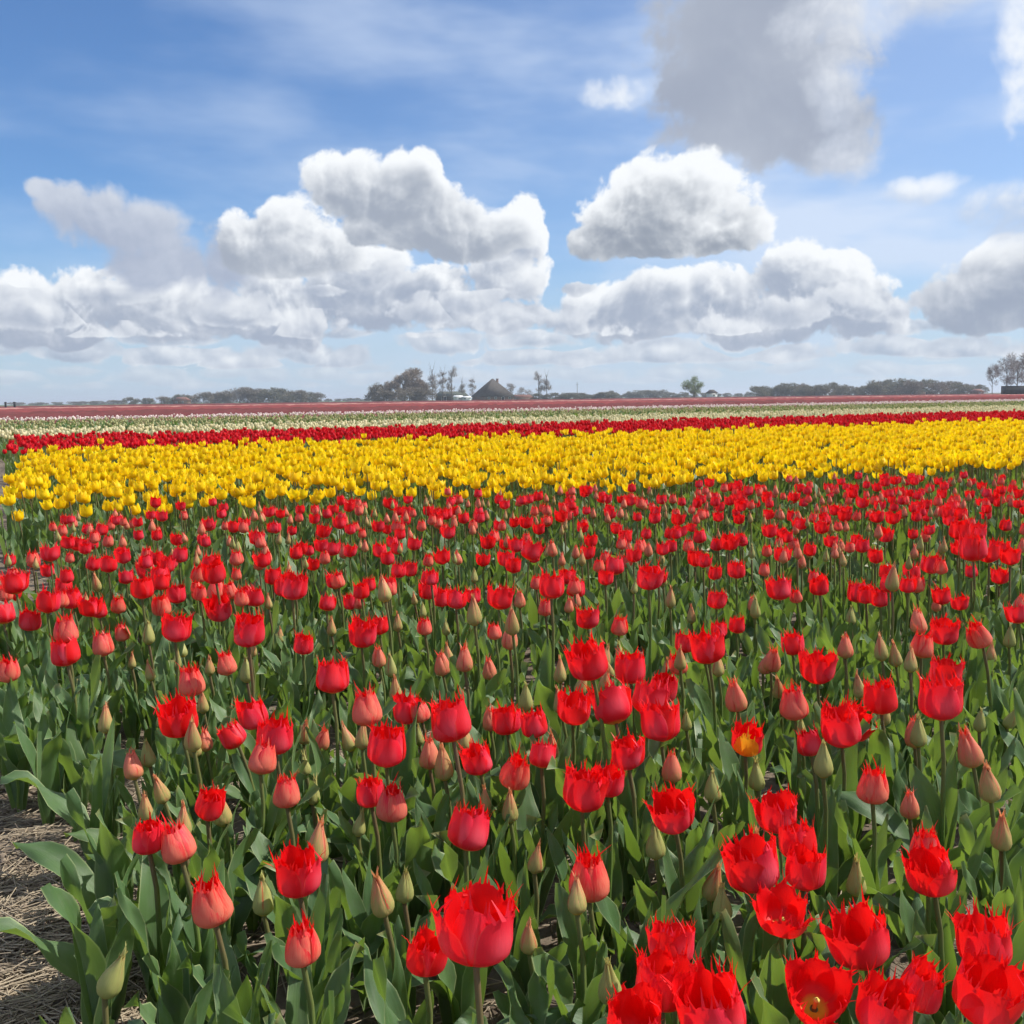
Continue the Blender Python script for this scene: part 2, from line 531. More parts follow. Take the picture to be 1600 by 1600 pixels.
M['greenroof'] = mat_simple('green_roof', (0.08, 0.095, 0.08), (0.11, 0.125, 0.10), 1.0)
M['redroof'] = mat_simple('red_roof', (0.15, 0.075, 0.06), (0.20, 0.095, 0.075), 1.0)
M['black'] = mat_simple('black_steel', (0.018, 0.018, 0.020), (0.03, 0.03, 0.032), 1.0, 0.5)
M['grass'] = mat_simple('field_grass', (0.06, 0.10, 0.03), (0.10, 0.13, 0.05), 0.2)


# ------------------------------------------------------------------ mesh helpers
def mesh_np(name, V, F, tc=None, mats=(), midx=None, smooth=True):
    """V (n,3), F (m,4) quads"""
    V = np.asarray(V, np.float32)
    F = np.asarray(F, np.int32)
    me = bpy.data.meshes.new(name)
    me.vertices.add(len(V))
    me.vertices.foreach_set('co', V.ravel())
    k = F.shape[1]
    me.loops.add(F.size)
    me.loops.foreach_set('vertex_index', F.ravel())
    me.polygons.add(len(F))
    me.polygons.foreach_set('loop_start', np.arange(0, F.size, k, dtype=np.int32))
    if midx is not None:
        me.polygons.foreach_set('material_index', np.asarray(midx, np.int32))
    for m in mats:
        me.materials.append(m)
    if tc is not None:
        a = me.attributes.new('tc', 'FLOAT_COLOR', 'POINT')
        a.data.foreach_set('color', np.asarray(tc, np.float32).ravel())
    me.update(calc_edges=True)
    if smooth:
        me.polygons.foreach_set('use_smooth', np.ones(len(F), bool))
    return me


def grid_faces(nu, nv):
    """vertex (i along, j across): index i*(nu+1)+j ; nv rows"""
    i, j = np.meshgrid(np.arange(nv), np.arange(nu), indexing='ij')
    a = (i * (nu + 1) + j).ravel()
    return np.stack([a, a + 1, a + nu + 2, a + nu + 1], 1)


def join(parts):
    """parts: list of (V,F,tc,matindex) -> one (V,F,tc,midx)"""
    V, F, T, I = [], [], [], []
    n = 0
    for v, f, t, k in parts:
        V.append(v); F.append(f + n); T.append(t); I.append(np.full(len(f), k))
        n += len(v)
    return np.concatenate(V), np.concatenate(F), np.concatenate(T), np.concatenate(I)


def tube(pts, rad, n=6):
    """closed-ended enough tube along pts; returns V,F,tc"""
    pts = np.asarray(pts, float)
    rad = np.broadcast_to(np.asarray(rad, float), (len(pts),))
    V, T = [], []
    for i, p in enumerate(pts):
        d = pts[min(i + 1, len(pts) - 1)] - pts[max(i - 1, 0)]
        d = d / (np.linalg.norm(d) + 1e-9)
        s = np.cross(d, [0.3, 1, 0.1]); s /= np.linalg.norm(s) + 1e-9
        c = np.cross(d, s)
        for k in range(n + 1):
            a = 2 * math.pi * k / n
            V.append(p + rad[i] * (math.cos(a) * s + math.sin(a) * c))
            T.append((k / n, i / (len(pts) - 1), 0, 0))
    return np.array(V), grid_faces(n, len(pts) - 1), np.array(T)


# ------------------------------------------------------------------ tulip pieces
def interp(t, xs, ys):
    return np.interp(t, xs, ys)


def smooth_interp(t, xs, ys):
    # Catmull-like: piecewise linear then blurred
    tt = np.linspace(0, 1, 101)
    y = np.interp(tt, xs, ys)
    k = np.hanning(15); k /= k.sum()
    yp = np.concatenate([np.full(7, y[0]) - (y[1:8] - y[0])[::-1], y, np.full(7, y[-1]) + (y[-1] - y[-8:-1])[::-1]])
    y = np.convolve(yp, k, 'valid')
    return np.interp(t, tt, y)


SHAPES = {
    #      height  radius profile over t                                  half width over t           fringe spike
    'open':  (0.053, (0.006, 0.0215, 0.0300, 0.0318, 0.0310, 0.0318), (0.008, 0.021, 0.028, 0.029, 0.0250, 0.0185), 0.0075, 0.014),
    'wide':  (0.048, (0.006, 0.0230, 0.0330, 0.0365, 0.0385, 0.0425), (0.008, 0.022, 0.030, 0.031, 0.026, 0.018), 0.0070, 0.012),
    'cup':   (0.050, (0.006, 0.0210, 0.0275, 0.0278, 0.0255, 0.0228), (0.008, 0.021, 0.026, 0.0265, 0.0225, 0.0175), 0.0065, 0.014),
    'half':  (0.048, (0.006, 0.0190, 0.0240, 0.0237, 0.0198, 0.0150), (0.008, 0.019, 0.0240, 0.0235, 0.0180, 0.012), 0.0060, 0.013),
    'pink':  (0.049, (0.005, 0.0155, 0.0183, 0.0170, 0.0115, 0.0055), (0.007, 0.017, 0.0200, 0.0185, 0.0120, 0.005), 0.0040, 0.011),
    'bud':   (0.050, (0.005, 0.0125, 0.0140, 0.0115, 0.0058, 0.0010), (0.007, 0.0145, 0.0165, 0.0140, 0.0070, 0.0010), 0.0008, 0.007),
    'yellow': (0.055, (0.006, 0.021, 0.0280, 0.0290, 0.0275, 0.0265), (0.008, 0.021, 0.0265, 0.0260, 0.0195, 0.0050), 0.0, 0.004),
    'yellow_open': (0.050, (0.006, 0.022, 0.0310, 0.0340, 0.0360, 0.0400), (0.007, 0.019, 0.0265, 0.0265, 0.0190, 0.0040), 0.0, 0.004),
    'egg':   (0.054, (0.005, 0.019, 0.0250, 0.0255, 0.0215, 0.0150), (0.007, 0.019, 0.0245, 0.024, 0.0175, 0.004), 0.0, 0.004),
}


def bloom_petals(kind, ripe, seed, nu=8, nv=8):
    """six petals (three outside, three inside), each (V,F,tc), base at the origin"""
    r = np.random.default_rng(seed)
    h, prof, wid, fringe, spike = SHAPES[kind]
    xs = (0, 0.14, 0.34, 0.58, 0.82, 1.0)
    out = []
    for k in range(6):
        inner = k >= 3
        phi = (k % 3) * 2 * math.pi / 3 + (math.pi / 3 if inner else 0) + r.normal(0, 0.07)
        t = np.linspace(0, 1, nv + 1)
        s = np.linspace(-1, 1, nu + 1)
        flare = 1 + r.normal(0, 0.07)
        hh = h * (1 + r.normal(0, 0.03)) * (0.97 if inner else 1.0)
        Rt = smooth_interp(t, xs, prof) * (1 + (flare - 1) * t * t * 2) * (0.90 if inner else 1.0)
        Wt = smooth_interp(t, xs, wid) * (0.95 if inner else 1.0)
        Wt = np.maximum(Wt, 0.0012)
        Zt = hh * (t * 0.88 + 0.12 * t * t) - 0.003 * np.sin(t * math.pi)
        S, T = np.meshgrid(s, t)
        Rg = np.repeat(Rt[:, None], nu + 1, 1)
        Wg = np.repeat(Wt[:, None], nu + 1, 1)
        Zg = np.repeat(Zt[:, None], nu + 1, 1).copy()
        ang = np.clip(S * Wg / np.maximum(Rg, 0.004), -1.25, 1.25)
        # petal flatter than the cup, with a slight midrib fold and wavy rim
        flat = 0.42
        rad = Rg * (1 - flat * (1 - np.cos(ang)) * 0.35)
        rad = rad + 0.0012 * np.cos(S * math.pi) * T + 0.0018 * np.sin(S * 4.2 + r.uniform(0, 6)) * T ** 3
        if not inner:
            rad = rad + 0.0012 * np.abs(S) * T
        # arched top edge
        top = T ** 4
        Zg = Zg - top * (S ** 2) * h * (0.15 if fringe > 0.003 else 0.10)
        if fringe > 0:
            tip = fringe * r.uniform(-0.15, 0.30, nu + 1)
            tip[nu // 2] += spike * 0.15
            Zg[-1] += tip
            rad[-1] += tip * r.uniform(-0.3, 0.4)
            ang[-1] += r.normal(0, 0.02, nu + 1)
        else:
            Zg[-1] += spike * (1 - np.abs(s)) ** 1.5
        V = np.stack([rad * np.cos(phi + ang), rad * np.sin(phi + ang), Zg], -1).reshape(-1, 3)
        tc = np.stack([S * 0.5 + 0.5, T, np.full_like(S, ripe), np.full_like(S, r.random() * 0.35)], -1).reshape(-1, 4)
        Fq = grid_faces(nu, nv)
        if fringe > 0.0005:
            # thin spikes of the fringe along the upper edge
            ns = (7 if nu >= 9 else 5 if nu >= 6 else 3) if fringe > 0.003 else 2
            ext, ef, et = [], [], []
            n0 = len(V)
            row = V[-(nu + 1):]
            for q in range(ns):
                sp = 0.0 + r.normal(0, 0.06) if q == 0 else r.uniform(-0.95, 0.95)
                ln = spike * r.uniform(0.8, 1.6) if q == 0 else fringe * r.uniform(0.5, 2.1)
                jx = (sp + 1) / 2 * nu
                j0 = min(int(jx), nu - 1)
                pt = row[j0] * (1 - jx + j0) + row[j0 + 1] * (jx - j0)
                a_ = math.atan2(pt[1], pt[0])
                er = np.array([math.cos(a_), math.sin(a_), 0]); ep = np.array([-math.sin(a_), math.cos(a_), 0])
                lean = r.normal(0.02, 0.28)
                sw = r.normal(0, 0.25)
                curl = r.normal(0.0, 0.35)
                w0 = r.uniform(0.0011, 0.0019)
                for (fr, ww) in ((-0.25, 1.35), (0.45, 0.62), (1.0, 0.12)):
                    c = pt + np.array([0, 0, 1]) * ln * fr + er * ln * (lean * fr + curl * fr * fr) + ep * ln * sw * fr
                    ext += [c - ep * w0 * ww, c + ep * w0 * ww]
                    et += [(sp * 0.5 + 0.5, 1.0, ripe, 0.1)] * 2
                for z_ in (0, 2):
                    k_ = n0 + q * 6 + z_
                    ef.append((k_, k_ + 1, k_ + 3, k_ + 2))
            V = np.concatenate([V, np.array(ext)])
            tc = np.concatenate([tc, np.array(et)])
            Fq = np.concatenate([Fq, np.array(ef)])
        out.append((V, Fq, tc))
    return out


def leaf_np(L, W, lean0, lean1, fold, wave, twist, seed, nu=4, nv=10):
    r = np.random.default_rng(seed)
    t = np.linspace(0, 1, nv + 1)
    th = lean0 + (lean1 - lean0) * t ** 1.6
    ds = L / nv
    x = np.concatenate([[0], np.cumsum(np.sin(th[:-1]) * ds)])
    z = np.concatenate([[0], np.cumsum(np.cos(th[:-1]) * ds)])
    w = W * np.minimum(1, 0.42 + 1.9 * t) * np.maximum(1 - t ** 2.6, 0) ** 0.85
    w[-1] = 0.0006
    s = np.linspace(-1, 1, nu + 1)
    S, T = np.meshgrid(s, t)
    TH = th[:, None] + 0 * S
    Wg = w[:, None] + 0 * S
    ph = r.uniform(0, 6.28)
    k = r.uniform(1.2, 2.2)
    bend = fold * (1 - 0.5 * T) * Wg * np.abs(S) ** 1.4 + wave * np.sin(T * k * 6.28 + ph + (S > 0) * 1.9) * S ** 2 * 0.02 * T
    tw = twist * T
    B = np.stack([np.sin(tw) * -np.cos(TH), np.cos(tw), np.sin(tw) * np.sin(TH)], -1)
    Nn = np.stack([-np.cos(TH) * np.cos(tw), -np.sin(tw), np.sin(TH) * np.cos(tw)], -1)
    side = r.uniform(-0.012, 0.012) * T ** 2 * (L / 0.2)
    P = np.stack([x[:, None] + 0 * S, side, z[:, None] + 0 * S], -1)
    V = P + B * (S * Wg)[..., None] + Nn * bend[..., None]
    V = V.reshape(-1, 3)
    tc = np.stack([S * 0.5 + 0.5, T, 0 * S, np.full_like(S, 0)], -1).reshape(-1, 4)
    return V, grid_faces(nu, nv), tc


def stem_np(n=7, rows=5):
    pts = [(0.006 * math.sin(i / rows * 2.4), 0.004 * math.sin(i / rows * 3.1), i / rows) for i in range(rows + 1)]
    pts = np.array(pts)
    pts[-1, :2] = 0; pts[0, :2] = 0
    rad = np.linspace(0.0042, 0.0030, rows + 1)
    V, F, T = tube(pts, rad, n)
    # keep round although z is stretched later
    return V, F, T


def bake(name, items, mats, smooth=True):
    """items: list of (template, pos(n,3), rotz(n), scale(n or n,3), tilt(n), tiltdir(n), ripe(n) or None, rnd(n)); joins all copies into one mesh"""
    Vs, Fs, Ts, Is = [], [], [], []
    base = 0
    for (v, f, tc, mi), pos, rz, sc, tilt, tdir, ripe, rnd in items:
        n = len(pos)
        if n == 0:
            continue
        sc = np.asarray(sc)
        if sc.ndim == 1:
            sc = np.repeat(sc[:, None], 3, 1)
        P = v[None] * sc[:, None, :]
        c, s = np.cos(rz)[:, None], np.sin(rz)[:, None]
        x = P[..., 0] * c - P[..., 1] * s
        y = P[..., 0] * s + P[..., 1] * c
        z = P[..., 2]
        # lean: shear-free rotation about a horizontal axis
        ax, ay = np.cos(tdir)[:, None], np.sin(tdir)[:, None]
        ct, st = np.cos(tilt)[:, None], np.sin(tilt)[:, None]
        a = x * ax + y * ay
        a2 = a * ct + z * st
        z2 = -a * st + z * ct
        x = x + (a2 - a) * ax
        y = y + (a2 - a) * ay
        W = np.stack([x, y, z2], -1) + pos[:, None, :]
        Vs.append(W.reshape(-1, 3))
        Fs.append((f[None] + (np.arange(n) * len(v))[:, None, None] + base).reshape(-1, 4))
        T = np.repeat(tc[None], n, 0).copy()
        if ripe is not None:
            T[..., 2] = ripe[:, None]
        T[..., 3] = T[..., 3] + rnd[:, None]
        Ts.append(T.reshape(-1, 4))
        Is.append(np.tile(mi, n))
        base += n * len(v)
    return mesh_np(name, np.concatenate(Vs), np.concatenate(Fs), np.concatenate(Ts), mats, np.concatenate(Is), smooth)


def obj(name, data, parent=None, **props):
    o = bpy.data.objects.new(name, data)
    COL.objects.link(o)
    if parent is not None:
        o.parent = parent
    for k, v in props.items():
        o[k] = v
    return o

# ------------------------------------------------------------------ layout lines of the beds
class Line:
    """a bed edge on the ground, given by where its flower heads (height z) cross two columns of the view"""
    def __init__(self, y_left, y_right, z, xl=0, xr=1600):
        self.a = on_plane(xl, y_left, z)[:2]
        self.b = on_plane(xr, y_right, z)[:2]
        d = self.b - self.a
        self.d = d / np.linalg.norm(d)
        self.n = np.array([-self.d[1], self.d[0]])

    def dist(self, P):
        return (P[:, 0] - self.a[0]) * self.n[0] + (P[:, 1] - self.a[1]) * self.n[1]


Z_RED, Z_YEL, Z_SCA, Z_CRE = 0.32, 0.355, 0.36, 0.36
L_YF = Line(787, 726, Z_YEL)          # yellow, near edge
L_YB = Line(709, 659, Z_YEL)          # yellow, far edge
L_SF = Line(705, 656, Z_SCA)          # scarlet band
L_SB = Line(684, 643.5, Z_SCA)
L_CB = Line(673, 634.5, Z_CRE)        # cream, far edge
L_GB = Line(657.8, 627.0, Z_CRE)        # green beds, far edge
L_WB = Line(654.2, 624.1, Z_CRE)      # blush line
L_M1 = Line(643.0, 619.0, Z_CRE)
L_M2 = Line(638.6, 616.6, Z_CRE)
L_M3 = Line(637.4, 616.0, Z_CRE)
L_M4 = Line(634.6, 614.2, Z_CRE)
L_PATH = Line(1252, 1062, 0.0, 170, 1300)   # wheel track between the two red beds (ground)
BED_D, BED_N = L_YF.d, L_YF.n


def jitter_rows(x0, x1, y0, y1, row, step, jit, seed, line=L_YF):
    """points in rows parallel to a line, covering a rectangle in (along, across) coordinates"""
    r = np.random.default_rng(seed)
    A, B = np.meshgrid(np.arange(x0, x1, step), np.arange(y0, y1, row))
    A = A + r.uniform(-0.5, 0.5, A.shape) * step * jit
    B = B + r.normal(0, 0.16, B.shape) * row
    A, B = A.ravel(), B.ravel()
    P = np.stack([line.a[0] + A * line.d[0] + B * line.n[0], line.a[1] + A * line.d[1] + B * line.n[1], 0 * A], 1)
    return P[P[:, 1] > 0.3]


def in_view(P, z, m=60, bottom=1750):
    Q = P.copy(); Q[:, 2] = z
    x, y, d = project_many(Q)
    return (x > -m) & (x < 1600 + m) & (d > 0.2) & (y < bottom)


# ------------------------------------------------------------------ ground
def fbm(x, y, seed=0, octs=4):
    r = np.random.default_rng(seed)
    o = np.zeros_like(x)
    for k in range(octs):
        f = 2.1 ** k
        for _ in range(3):
            a = r.uniform(0, 6.28); p = r.uniform(0, 6.28)
            o += np.sin((x * math.cos(a) + y * math.sin(a)) * f * 6.28 + p) / (2.0 ** k * 3)
    return o


def soil_height(x, y):
    near = np.clip(1 - (np.hypot(x, y) - 6) / 3, 0, 1)
    h = 0.016 * fbm(x * 0.9, y * 0.9, 3, 3) + 0.010 * fbm(x * 5, y * 5, 4, 3)
    return near * h


fx = np.concatenate([[-6000, -2000, -600, -200, -80, -40, -20, -10, -6, -4], np.arange(-3.2, 2.2, 0.022), [3, 5, 9, 18, 40, 80, 200, 600, 2000, 6000]])
fy = np.concatenate([[-300, -60, -15, -4, -1], np.arange(0.1, 6.2, 0.025), [7, 9, 12, 18, 30, 60, 120, 300, 700, 2000, 9000]])
GX, GY = np.meshgrid(fx, fy)
GZ = soil_height(GX, GY)
ground = obj('ground', mesh_np('ground', np.stack([GX, GY, GZ], -1).reshape(-1, 3), grid_faces(len(fx) - 1, len(fy) - 1), None, [M['soil']]), kind='structure')

meadow_v = np.array([(-2500, 335, 0.012), (2500, 335, 0.012), (6000, 8000, 0.012), (-6000, 8000, 0.012)])
meadow = obj('far_meadow_ground', mesh_np('far_meadow_ground', meadow_v, np.array([[0, 1, 2, 3]]), None, [M['grass']]), kind='structure')

# straw mulch lying on the soil: nobody could count it
def straw_mesh():
    V = np.array([(-0.5, -0.5, 0), (-0.5, 0.5, 0), (-0.5, 0, 0.8), (0.5, -0.5, 0), (0.5, 0.5, 0), (0.5, 0, 0.8)], float)
    F = np.array([[0, 3, 5, 2], [1, 2, 5, 4], [0, 1, 4, 3]])
    return V, F, np.zeros((6, 4)), np.zeros(3, int)


def soil_points(n, seed):
    r = np.random.default_rng(seed)
    out = []
    while sum(map(len, out)) < n:
        m = 6 * n
        px = r.uniform(-80, 1680, m); py = r.uniform(860, 2100, m)
        keep = ((px < 250) & (py > 1150)) | ((px < 130) & (py > 880) & (py < 1150)) | (np.abs(py - (1252 - (px - 170) * 190 / 1130)) < 38)
        keep &= r.random(m) < (py - 560) / 900
        keep |= (r.random(m) < 0.10) & (py > 1100)
        px, py = px[keep], py[keep]
        D = CM3 @ np.stack([(px - 800) / 1600, (800 - py) / 1600, -np.ones_like(px)])
        k = -CAM_H / D[2]
        P = (D * k).T
        P[:, 2] = 0
        out.append(P)
    return np.concatenate(out)[:n]


P = soil_points(13000, 21)
P[:, 2] = soil_height(P[:, 0], P[:, 1]) + rng.uniform(-0.001, 0.010, len(P))
n = len(P)
dirs = rng.normal(BED_D[1] * 0.6 + 0.25, 0.75, n)
dirs = np.where(rng.random(n) < 0.35, rng.uniform(0, 6.28, n), dirs)
sc = np.stack([rng.gamma(4, 0.011, n) + 0.012, rng.uniform(0.0012, 0.0030, n), rng.uniform(0.0010, 0.0022, n)], 1)
thick = rng.random(n) < 0.02
sc[thick] *= np.array([1.6, 1.5, 1.5])
straw = obj('straw_mulch', bake('straw_mulch', [(straw_mesh(), P, dirs, sc, rng.normal(0, 0.13, n), dirs, None, rng.random(n))], [M['straw']], False),
            kind='stuff', label='dry chopped straw strewn over the bare sandy soil', category='straw')
# crumbs of soil and a few pale shell bits
def pebble_mesh(seed):
    r = np.random.default_rng(seed)
    V, F, T = tube([(0, 0, -0.4), (0, 0, -0.2), (0, 0, 0.15), (0, 0, 0.42)], [0.2, 0.5, 0.45, 0.08], 6)
    V = V + r.normal(0, 0.05, V.shape)
    return V, F, T * 0, np.zeros(len(F), int)


P = soil_points(2600, 22)
n = len(P)
sz = rng.gamma(2.0, 0.0024, n) + 0.002
P[:, 2] = soil_height(P[:, 0], P[:, 1]) + sz * 0.2
crumbs = obj('soil_crumbs', bake('soil_crumbs', [(pebble_mesh(1), P, rng.uniform(0, 6, n), sz, rng.normal(0, 0.4, n), rng.uniform(0, 6, n), None, rng.random(n))], [M['crumb']]),
             kind='stuff', label='small crumbs of grey brown soil among the straw', category='soil')
P = soil_points(70, 23)
n = len(P)
sz = rng.gamma(2.0, 0.0018, n) + 0.0025
P[:, 2] = soil_height(P[:, 0], P[:, 1]) + sz * 0.3 + 0.003
shells = obj('shell_gravel', bake('shell_gravel', [(pebble_mesh(2), P, rng.uniform(0, 6, n), sz, rng.normal(0, 0.4, n), rng.uniform(0, 6, n), None, rng.random(n))], [M['shell']]),
             kind='stuff', label='tiny white shell bits on the bare soil', category='gravel')

# ------------------------------------------------------------------ red tulips: meshes shared by all
CODE = {'O': ('open', 1.0, 0.066), 'W': ('wide', 1.0, 0.080), 'R': ('cup', 0.76, 0.056), 'S': ('half', 0.50, 0.048),
        'P': ('pink', 0.32, 0.037), 'b': ('bud', 0.17, 0.0285), 'B': ('bud', 0.02, 0.0285)}
NVAR = {'O': 9, 'W': 2, 'R': 8, 'S': 7, 'P': 4, 'b': 4, 'B': 4}
PETALS, BLOOM, BLOOM_LO = {}, {}, {}
for ci, (code, (shape, ripe, _)) in enumerate(CODE.items()):
    for v in range(NVAR[code]):
        ps = bloom_petals(shape, ripe, 100 * ci + v, 10, 9)
        PETALS[code, v] = [mesh_np('petal', p[0], p[1], p[2], [M['red']]) for p in ps]
        q = join([(p[0], p[1], p[2], 0) for p in bloom_petals(shape, ripe, 100 * ci + v, 6, 6)])
        BLOOM[code, v] = mesh_np('bloom', q[0], q[1], q[2], [M['red']], q[3])
        BLOOM_LO[code, v] = join([(p[0], p[1], p[2], 0) for p in bloom_petals(shape, ripe, 100 * ci + v, 4, 4)])
LEAF_P, LEAF_ME, LEAF_LO, LEAF_XLO = [], [], [], []
for i in range(16):
    r_ = random.Random(40 + i)
    big = i < 9
    prm = (r_.uniform(0.20, 0.26) if big else r_.uniform(0.18, 0.235), r_.uniform(0.021, 0.030) if big else r_.uniform(0.012, 0.018),
           R(r_.uniform(4, 16)), R(r_.uniform(12, 50) if big else r_.uniform(8, 28)), r_.uniform(0.25, 0.65), r_.uniform(0.2, 1.0), R(r_.uniform(-45, 45)), 60 + i)
    if i in (7, 8):   # low leaves that lie over
        prm = (r_.uniform(0.20, 0.24), r_.uniform(0.026, 0.032), R(28), R(96), 0.3, 0.7, R(r_.uniform(-25, 25)), 60 + i)
    LEAF_P.append(prm)
    V, F, T = leaf_np(*prm, nu=6, nv=12)
    LEAF_ME.append(mesh_np('leaf', V, F, T, [M['leaf']]))
    V, F, T = leaf_np(*prm, nu=2, nv=6)
    LEAF_LO.append((V, F, T, np.ones(len(F), int)))
    V, F, T = leaf_np(*prm, nu=1, nv=3)
    LEAF_XLO.append((V, F, T, np.ones(len(F), int)))
sv, sf, st = stem_np()
STEM_ME = mesh_np('stem', sv, sf, st, [M['stem']])
sv, sf, st = stem_np(4, 2)
STEM_LO = (sv, sf, st, np.full(len(sf), 2))
v1 = tube([(0, 0, 0.002), (0, 0, 0.016), (0, 0, 0.020), (0, 0, 0.023)], [0.0030, 0.0028, 0.0045, 0.0010], 6)
PISTIL_ME = mesh_np('pistil', v1[0], v1[1], v1[2], [M['pistil']])


def tulip(name, base, top_h, code, var, scale, spin, tilt, tdir, leaves, split, label, group, meshes=None):
    """one tulip: an Empty at its foot with stem, leaves and bloom (petals apart where they can be told apart)"""
    root = obj(name, None, label=label, category='tulip')
    if group:
        root['group'] = group
    root.location = (base[0], base[1], float(soil_height(np.array(base[0]), np.array(base[1]))) - 0.004)
    lean = Matrix.Rotation(tilt * 0.45, 4, Vector((-math.sin(tdir), math.cos(tdir), 0)))
    if code is not None:
        s = obj('stem', STEM_ME, root)
        s.matrix_local = lean @ Matrix.Diagonal((1, 1, top_h, 1))
        T = lean @ Matrix.Translation((0, 0, top_h - 0.002)) @ Matrix.Rotation(tilt * 0.8, 4, Vector((-math.sin(tdir), math.cos(tdir), 0))) @ Matrix.Rotation(spin, 4, 'Z') @ Matrix.Scale(scale, 4)
        if split:
            for k_, me in enumerate(PETALS[code, var]):
                if k_ == 0 and 'flame on one petal' in label:
                    me = me.copy(); me.materials[0] = M['flame']
                obj('petal', me, root).matrix_local = T
            if code in ('O', 'W'):
                obj('pistil', PISTIL_ME, root).matrix_local = T
        else:
            obj('bloom', (meshes or BLOOM)[code, var], root).matrix_local = T
    for (li, az, sc_, z0) in leaves:
        lf = obj('leaf', LEAF_ME[li], root)
        lf.matrix_local = Matrix.Translation((0.004 * math.cos(az), 0.004 * math.sin(az), z0)) @ Matrix.Rotation(az, 4, 'Z') @ Matrix.Scale(sc_, 4)
    return root


def rand_leaves(r, n, tall=1.0, low=0.12):
    a0 = r.uniform(0, 6.28)
    out = []
    for k in range(n):
        if r.random() < low:
            li = r.choice((7, 8))
        else:
            li = r.randrange(0, 7) if k < max(1, n - 2) else r.randrange(9, 16)
        out.append((li, a0 + k * 2.4 + r.uniform(-0.5, 0.5), r.uniform(0.85, 1.15) * tall, 0.0 if k < 2 else r.uniform(0.02, 0.05)))
    return out


# the blooms and buds that can be picked out one by one: view position of the bloom, its width there, and its state
HAND = '''
232 1310 48 R;277 1316 55 S;330 1412 66 S;466 1367 75 O;470 1460 58 S;410 1383 34 B;497 1303 38 b;175 1522 40 B;345 1255 32 b;327 1242 24 R
745 1430 122 O;665 1463 58 R;733 1278 66 R;757 1250 20 b;920 1355 66 S;632 1370 30 B;826 1446 24 b;838 1335 27 b;952 1515 40 B;797 1263 28 b
805 1210 48 S;693 1198 31 b;912 1238 72 O;950 1225 52 O;612 1252 50 S;578 1230 38 R;520 1063 52 R;572 1100 50 S;636 1100 45 R;656 1108 26 S
703 1112 66 R;604 1165 62 R;410 1190 45 S;430 1143 56 R;395 1110 45 R;364 1137 40 R;476 1138 22 b;504 1145 25 P;543 1150 25 b;476 1195 17 B
447 1235 44 S;490 1235 24 B;748 1198 50 O;562 1275 20 B;474 1006 32 R;438 995 13 b;518 980 16 b;566 987 46 O;592 975 32 O;664 982 24 S
700 1015 20 b;773 985 22 S;697 987 14 B;735 972 13 B;800 970 24 b;766 1115 26 P;790 1130 45 R;654 1137 15 B;101 1014 45 R;160 1002 34 S
190 980 24 S;232 988 20 B;206 1027 12 b;233 1045 17 b;276 977 48 O;298 1046 42 S;353 1032 32 S;12 1047 34 S;104 978 38 S;47 973 34 R
279 1118 63 O;207 1182 31 P;303 1157 22 b;320 1150 18 P;388 978 50 R;343 955 42 O;285 1008 15 B;22 905 40 O;5 958 36 R;75 940 36 R
112 930 32 R;134 935 13 b;150 907 15 b;155 948 25 R;185 940 24 S;228 888 28 R;250 900 32 R;222 915 36 R;252 940 30 S;275 920 30 R
330 875 30 R;310 895 24 S;335 895 36 R;310 918 22 S;338 925 28 S;385 932 30 O;920 1040 67 O;985 1045 48 R;875 1040 22 b;822 1092 24 B
897 1118 55 O;957 1108 66 O;1015 1098 58 O;1031 1142 66 O;1035 1078 45 R;1060 1030 30 S;1042 1040 20 b;1070 998 32 R;1105 1012 56 O;1150 1080 36 P
1168 1160 54 O;1072 1130 17 B;835 1145 42 R;862 1180 23 b;848 1186 24 R;980 1195 56 O;1050 1210 33 P;1052 1281 70 O;1182 1210 28 B;918 968 38 O
968 970 27 S;1124 967 18 R;1152 963 26 R;1196 1028 22 P;1238 1000 36 R;1207 1027 28 P;1216 1065 20 b;1278 1036 55 O;1240 1100 46 S;1252 1130 20 B
1376 1010 22 b;1398 1015 22 b;1435 965 27 P;1475 986 46 O;1442 1002 36 S;1478 1043 52 O;1530 995 38 S;1376 1085 52 R;1470 1103 72 O;1333 1118 56 O
1315 1146 68 O;1265 1164 40 R;1515 1175 40 P;1545 1232 35 b;1364 1237 50 S;1422 1248 30 P;1532 1118 20 B;1580 1122 20 B;1590 957 36 O;1578 988 20 B
1215 1268 64 O;1247 1318 58 R;1258 1352 62 R;1178 1350 90 O;1222 1422 76 W;1115 1378 33 b;1338 1370 33 B;1448 1310 50 S;1457 1356 76 O;1346 1476 95 O
1275 1557 74 W;1380 1570 95 O;1437 1545 65 R;1540 1478 88 O;1540 1550 108 O;1024 1312 34 B;1048 1475 75 O;1035 1530 95 O;990 1584 90 O;1115 1578 115 O
560 945 20 S;600 920 22 b;512 948 26 R;548 945 24 R;458 915 46 O;640 880 24 R;690 930 30 R;740 960 26 b;782 930 42 O;830 857 36 O
862 912 40 R;900 912 30 R;852 948 24 S;1014 890 44 O;960 885 30 R;1048 930 18 b;1120 935 32 O;1218 922 40 O;1244 930 20 S;1340 922 32 R
1280 920 30 R;1180 945 18 B;1395 905 22 b;1455 880 30 R;1520 850 44 R;1500 830 36 O;1560 855 30 R;1425 885 26 R;1330 960 16 B;1080 960 16 b
'''
